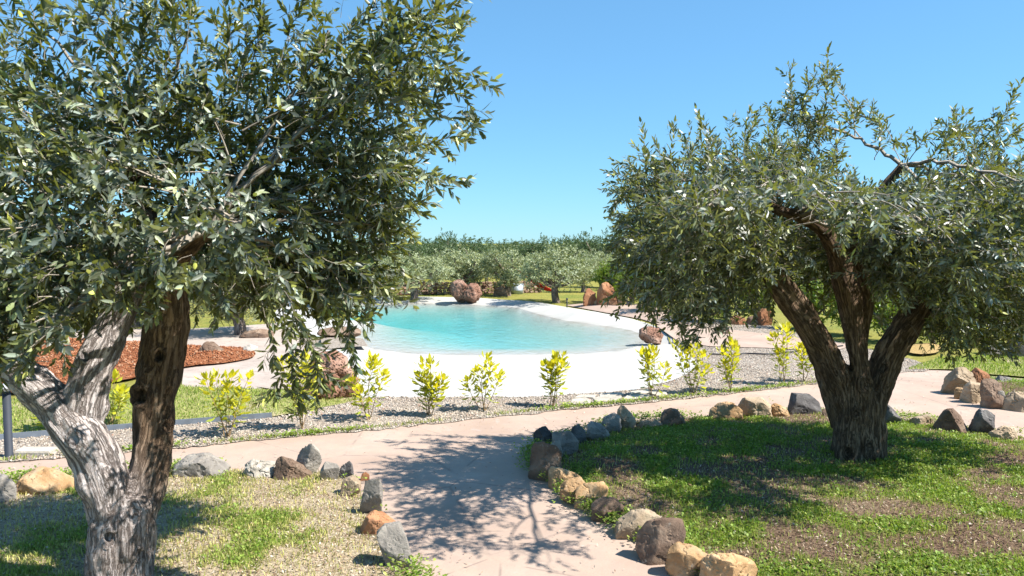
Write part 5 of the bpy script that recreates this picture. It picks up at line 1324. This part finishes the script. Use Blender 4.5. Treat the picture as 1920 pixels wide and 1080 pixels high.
# bollard lamp at the left edge
M['post'] = simple_mat("grey_painted_post", (0.03, 0.036, 0.048), 0.65, 0.3, 0, .1, 8)
M['cap'] = simple_mat("pale_lamp_cap", (0.55, 0.56, 0.58), 0.35, 0.5, 0, .08, 8)
g0 = G(17, 858); m = g0[1] / FPX; hh = (858 - 724) * m
bl = thing("bollard_lamp", g0, "slim dark grey bollard lamp with pale cap at the path's left end", "lamp")
obj("post", lathe("post", [(0.0, 0), (0.052, 0), (0.052, 0.02), (0.042, 0.025), (0.042, hh - .04), (0.0, hh - .04)]), M['post'], bl)
obj("lamp_head", lathe("lamp_head", [(0.0, hh - .04), (0.036, hh - .04), (0.036, hh), (0.0, hh)]), M['cap'], bl)
obj("cap", lathe("cap", [(0.0, hh), (0.10, hh), (0.115, hh + .012), (0.10, hh + .03), (0.03, hh + .05), (0.0, hh + .05)]), M['cap'], bl)
# flat kerb stones beside it
for x, b, w, dp, sd, lab in ((68, 852, 0.42, .22, 4, "flat pale stone lying beside the bollard lamp"),):
    q = G(x, b); o = obj("flat_stone", box_mesh("flat_stone", w, dp, .06, .012, .12, sd), M['pale'], loc=(q[0], q[1], .03)); tag(o, lab, "stone")

# steel lawn edging
ed = catmull(poly([(-400, 861), (-100, 836), (0, 827), (170, 812), (343, 798), (430, 791), (510, 785)]), 6)
nrm_ = np.column_stack([-np.gradient(ed[:, 1]), np.gradient(ed[:, 0])]); nrm_ = unit(nrm_) * 0.006
V = np.vstack([np.column_stack([ed - nrm_, np.full(len(ed), -.03)]), np.column_stack([ed - nrm_, np.full(len(ed), .085)]), np.column_stack([ed + nrm_, np.full(len(ed), .085)]), np.column_stack([ed + nrm_, np.full(len(ed), -.03)])])
k = len(ed); i = np.arange(k - 1)[:, None]
F = np.vstack([np.hstack([i, i + 1, i + 1 + k, i + k]), np.hstack([i + k, i + 1 + k, i + 1 + 2 * k, i + 2 * k]), np.hstack([i + 2 * k, i + 1 + 2 * k, i + 1 + 3 * k, i + 3 * k])])
M['steel'] = simple_mat("weathered_steel", (0.20, 0.23, 0.27), 0.5, 0.5, 0.3, .15, 6)
tag(obj("lawn_edging", make_mesh("lawn_edging", V, F, False), M['steel']), "grey metal strip edging the lawn against the gravel", "edging")

# flagstones crossing the gravel
FS = [[(1066, 762), (1072, 752), (1100, 749), (1112, 757), (1095, 763)], [(1075, 750), (1085, 744), (1118, 744), (1115, 750), (1098, 749)], [(1116, 757), (1108, 750), (1140, 745), (1168, 746), (1160, 754)], [(1166, 753), (1174, 745), (1205, 742), (1225, 746), (1210, 750)], [(1122, 747), (1124, 742), (1165, 739), (1172, 744)], [(1178, 743), (1182, 737), (1215, 733), (1225, 739)], [(1230, 745), (1212, 741), (1232, 735), (1250, 738), (1252, 744)]]
flr = thing("flagstone_crossing", G(1150, 748), "grey irregular flagstones crossing the gravel between two shrubs", "paving")
fo = np.array(flr.location)
for q in FS:
    pg = poly(q); c = pg.mean(0); pg = c + (pg - c) * 0.94; n = len(pg)
    zt = 0.034 + rng.uniform(0, .012)
    V = np.vstack([np.column_stack([pg, np.full(n, -.02)]), np.column_stack([pg, np.full(n, zt - .008)]), np.column_stack([c + (pg - c) * .96, np.full(n, zt)]), [[c[0], c[1], zt]]]) - fo
    i = np.arange(n); j = (i + 1) % n
    area = sum(pg[a][0] * pg[b][1] - pg[b][0] * pg[a][1] for a, b in zip(i, j))
    if area < 0: i, j = j, i
    F4 = np.vstack([np.column_stack([i, j, j + n, i + n]), np.column_stack([i + n, j + n, j + 2 * n, i + 2 * n])]); F3 = np.column_stack([i + 2 * n, j + 2 * n, np.full(n, 3 * n)])
    obj("flagstone", make_mesh("flagstone", V, [F4, F3], False), M['pale'], flr)

# irrigation hose on the gravel
hp = catmull(np.array([[*G(x, y)[:2], 0.05] for x, y in ((1330, 668), (1375, 669), (1400, 667), (1440, 668), (1480, 664), (1530, 660), (1580, 652))]), 8)
M['hose'] = simple_mat("black_hose", (0.02, 0.02, 0.022), 0.5, .4, 0, .1)
V, F = twig_tubes(hp[None], np.full((1, len(hp)), 0.016), 8)
tag(obj("irrigation_hose", make_mesh("irrigation_hose", V, F), M['hose']), "thin black hose lying across the gravel before the shrubs", "hose")

# dry stone wall behind the pool
rw = np.random.default_rng(5)
wa, wb = G(700, 554), G(1010, 549)
wr = thing("dry_stone_wall", (wa + wb) / 2, "low reddish dry stone wall in front of the olive grove", "wall")
wo0 = np.array(wr.location); Lw = np.linalg.norm(wb - wa); dirw = (wb - wa) / Lw; perp = np.array([-dirw[1], dirw[0], 0])
VV, FF, AA, off = [], [], [], 0
D1, F1 = ico(1)
zc = 0.0
for course in range(5):
    x = rw.uniform(-.2, 0); hc = rw.uniform(0.09, 0.13)
    while x < Lw:
        w = rw.uniform(0.12, 0.32)
        c = wa + dirw * (x + w / 2) + perp * rw.normal(0, .03); s = np.array([w * .52, 0.16, hc * .56])
        v = np.sign(D1) * np.abs(D1) ** 0.6 * s * rw.uniform(.9, 1.1, (1, 3)) + rw.normal(0, .008, D1.shape)
        VV.append(v[:, :1] * dirw + v[:, 1:2] * perp + v[:, 2:] * np.array([0, 0, 1]) + c + np.array([0, 0, zc + hc / 2]) - wo0)
        FF.append(F1 + off); off += len(v); AA.append(np.full(len(v), rw.random())); x += w
    zc += hc * 0.95
t_ = NT("wall_stone"); M['wallstone'] = t_.done(t_.bsdf(t_.ramp(t_.attr("vary"), [(0, (0.16, 0.09, 0.06)), (0.4, (0.32, 0.20, 0.14)), (0.8, (0.44, 0.31, 0.22)), (1, (0.52, 0.44, 0.36))]), .9, t_.bump(t_.noise(t_.coord(), 25), .5, .02), .2))
ws = obj("stones", make_mesh("stones", np.vstack(VV), np.vstack(FF), False, {"vary": np.concatenate(AA)}), M['wallstone'], wr); ws["kind"] = "stuff"

# galvanised tub
g0 = G(969, 551); m = g0[1] / FPX
M['zinc'] = simple_mat("galvanised_zinc", (0.42, 0.47, 0.52), 0.45, .5, .5, .12, 10)
tb = thing("galvanised_tub", g0, "round galvanised tub standing under a grove olive", "tub")
R0, H0 = 13 * m, 19 * m
obj("body", lathe("body", [(0, 0), (R0 * .88, 0), (R0 * .92, H0 * .35), (R0 * .94, H0 * .37), (R0 * .92, H0 * .40), (R0 * .97, H0 * .93), (R0 * .93, H0 * .93), (R0 * .85, .04), (0, .04)]), M['zinc'], tb)
obj("rim", lathe("rim", [(R0 * .95, H0 * .92), (R0 * 1.02, H0 * .93), (R0 * 1.03, H0 * .98), (R0 * .97, H0), (R0 * .93, H0 * .97)]), M['zinc'], tb)
for sg in (-1, 1):
    hpth = np.array([[sg * R0 * .97, -.07, H0 * .75], [sg * (R0 * .97 + .05), -.06, H0 * .78], [sg * (R0 * .97 + .05), .06, H0 * .78], [sg * R0 * .97, .07, H0 * .75]])
    V, F = twig_tubes(catmull(hpth, 5)[None], np.full((1, 16), .012), 6); obj("handle", make_mesh("handle", V, F), M['zinc'], tb)

# red hammock tied to the leaning grove olive
A_, B_w = W(992, 523, 31.0), W(1036, 545, 31.6)
A_[2] = max(A_[2], 0.9)
hk = thing("hammock", ((A_ + B_w) / 2 * np.array([1, 1, 0])), "red cloth hammock slung from the stout-trunked grove olive", "hammock")
ho = np.array(hk.location); k = 22
t = np.linspace(0, 1, k)[:, None]
mid = A_ * (1 - t) + B_w * t - np.array([0, 0, 1.0]) * 0.16 * (4 * t * (1 - t))
dv = unit((B_w - A_) * np.array([1, 1, 0])); sd = np.array([-dv[1], dv[0], 0])
wd = 0.06 + 0.26 * np.sin(np.pi * np.clip(t * 1.0, 0, 1)) ** 0.7
rows = []
for u in np.linspace(-1, 1, 9):
    rows.append(mid + sd * u * wd * 0.55 + np.array([0, 0, 1.0]) * (u * u) * wd * 0.5 + np.array([0, 0, .02]) * np.sin(t * 40 + u * 5))
V = np.stack(rows, 1).reshape(-1, 3) - ho; idx = np.arange(k * 9).reshape(k, 9)
F = np.stack([idx[:-1, :-1], idx[1:, :-1], idx[1:, 1:], idx[:-1, 1:]], -1).reshape(-1, 4)
M['red_cloth'] = simple_mat("red_cloth", (0.60, 0.035, 0.03), .8, .2, 0, .2, 14)
hm = obj("cloth", make_mesh("cloth", V, F), M['red_cloth'], hk)
sm_ = hm.modifiers.new("thick", 'SOLIDIFY'); sm_.thickness = 0.006
for a, b in ((A_, A_ + unit(A_ - B_w) * .7 + np.array([0, 0, .15])), (B_w, B_w + np.array([.15, .1, .05]))):
    V, F = twig_tubes((np.linspace(0, 1, 6)[:, None] * (b - a) + a - ho)[None], np.full((1, 6), .012), 6); obj("rope", make_mesh("rope", V, F), M['red_cloth'], hk)

# garden stake light by the lawn
g0 = G(1063, 578); m = g0[1] / FPX
st = thing("garden_stake", g0, "thin dark garden stake on the far lawn between trunk and standing stones", "stake")
obj("post", lathe("post", [(0, -.05), (.022, -.05), (.022, 16 * m), (0, 16 * m)], 12), M['post'], st)
obj("cap", lathe("cap", [(0, 16 * m), (.04, 16 * m), (.04, 18.5 * m), (0, 19.5 * m)], 12), M['post'], st)

# small palm behind the bright bush
g0 = G(1172, 567); pm = thing("palm", g0, "small palm with arching fronds behind the bright bushes", "palm")
ht = W(1172, 492, g0[1])[2]
V, F = twig_tubes(np.array([[[0, 0, -.1], [.03, 0, ht * .5], [.02, .02, ht]]]), np.array([[.13, .11, .10]]), 9)
mt = make_mesh("trunk", V, F, True, {"barkco": V * 2, "warm": np.full(len(V), .8)}); obj("trunk", mt, M['bark'], pm)
for j in range(13):
    a = j * 2.4; el = 0.5 + 0.8 * rng.random(); Lf = rng.uniform(0.75, 1.05)
    dr = np.array([math.cos(a) * math.cos(el), math.sin(a) * math.cos(el), math.sin(el)])
    q = np.linspace(0, 1, 14)[:, None]
    sp_ = np.array([0, 0, ht]) + dr * q * Lf - np.array([0, 0, 1]) * q ** 2 * Lf * 0.45
    T = unit(np.gradient(sp_, axis=0)); S = unit(np.cross(T, [0, 0, 1.0]))
    P_ = np.vstack([sp_[2:], sp_[2:]]); sgn = np.concatenate([np.ones(12), -np.ones(12)])[:, None]
    D_ = unit(np.vstack([T[2:], T[2:]]) * .7 + np.vstack([S[2:], S[2:]]) * sgn * .8 - np.array([0, 0, .15]))
    V, Fs, kk = leaf_geo(P_, D_, np.tile([[0, 0, 1.0]], (24, 1)), np.full(24, .30) * (1.1 - .6 * np.concatenate([q[2:, 0], q[2:, 0]])), np.full(24, .045), 1)
    V2, F2 = twig_tubes(sp_[None], np.linspace(.014, .004, 14)[None], 3)
    me = make_mesh("frond", np.vstack([V, V2]), Fs + [F2 + len(V)], True, {"tint": np.full(len(V) + len(V2), .15), "vary": np.full(len(V) + len(V2), rng.random())})
    obj("frond", me, M['bright_leaf'], pm)
0 and print("objects", len(bpy.data.objects), "tris", sum(len(m_.loop_triangles) or sum(len(p.vertices) - 2 for p in m_.polygons) for m_ in bpy.data.meshes if len(m_.polygons) < 20000), sum(len(m_.polygons) for m_ in bpy.data.meshes))
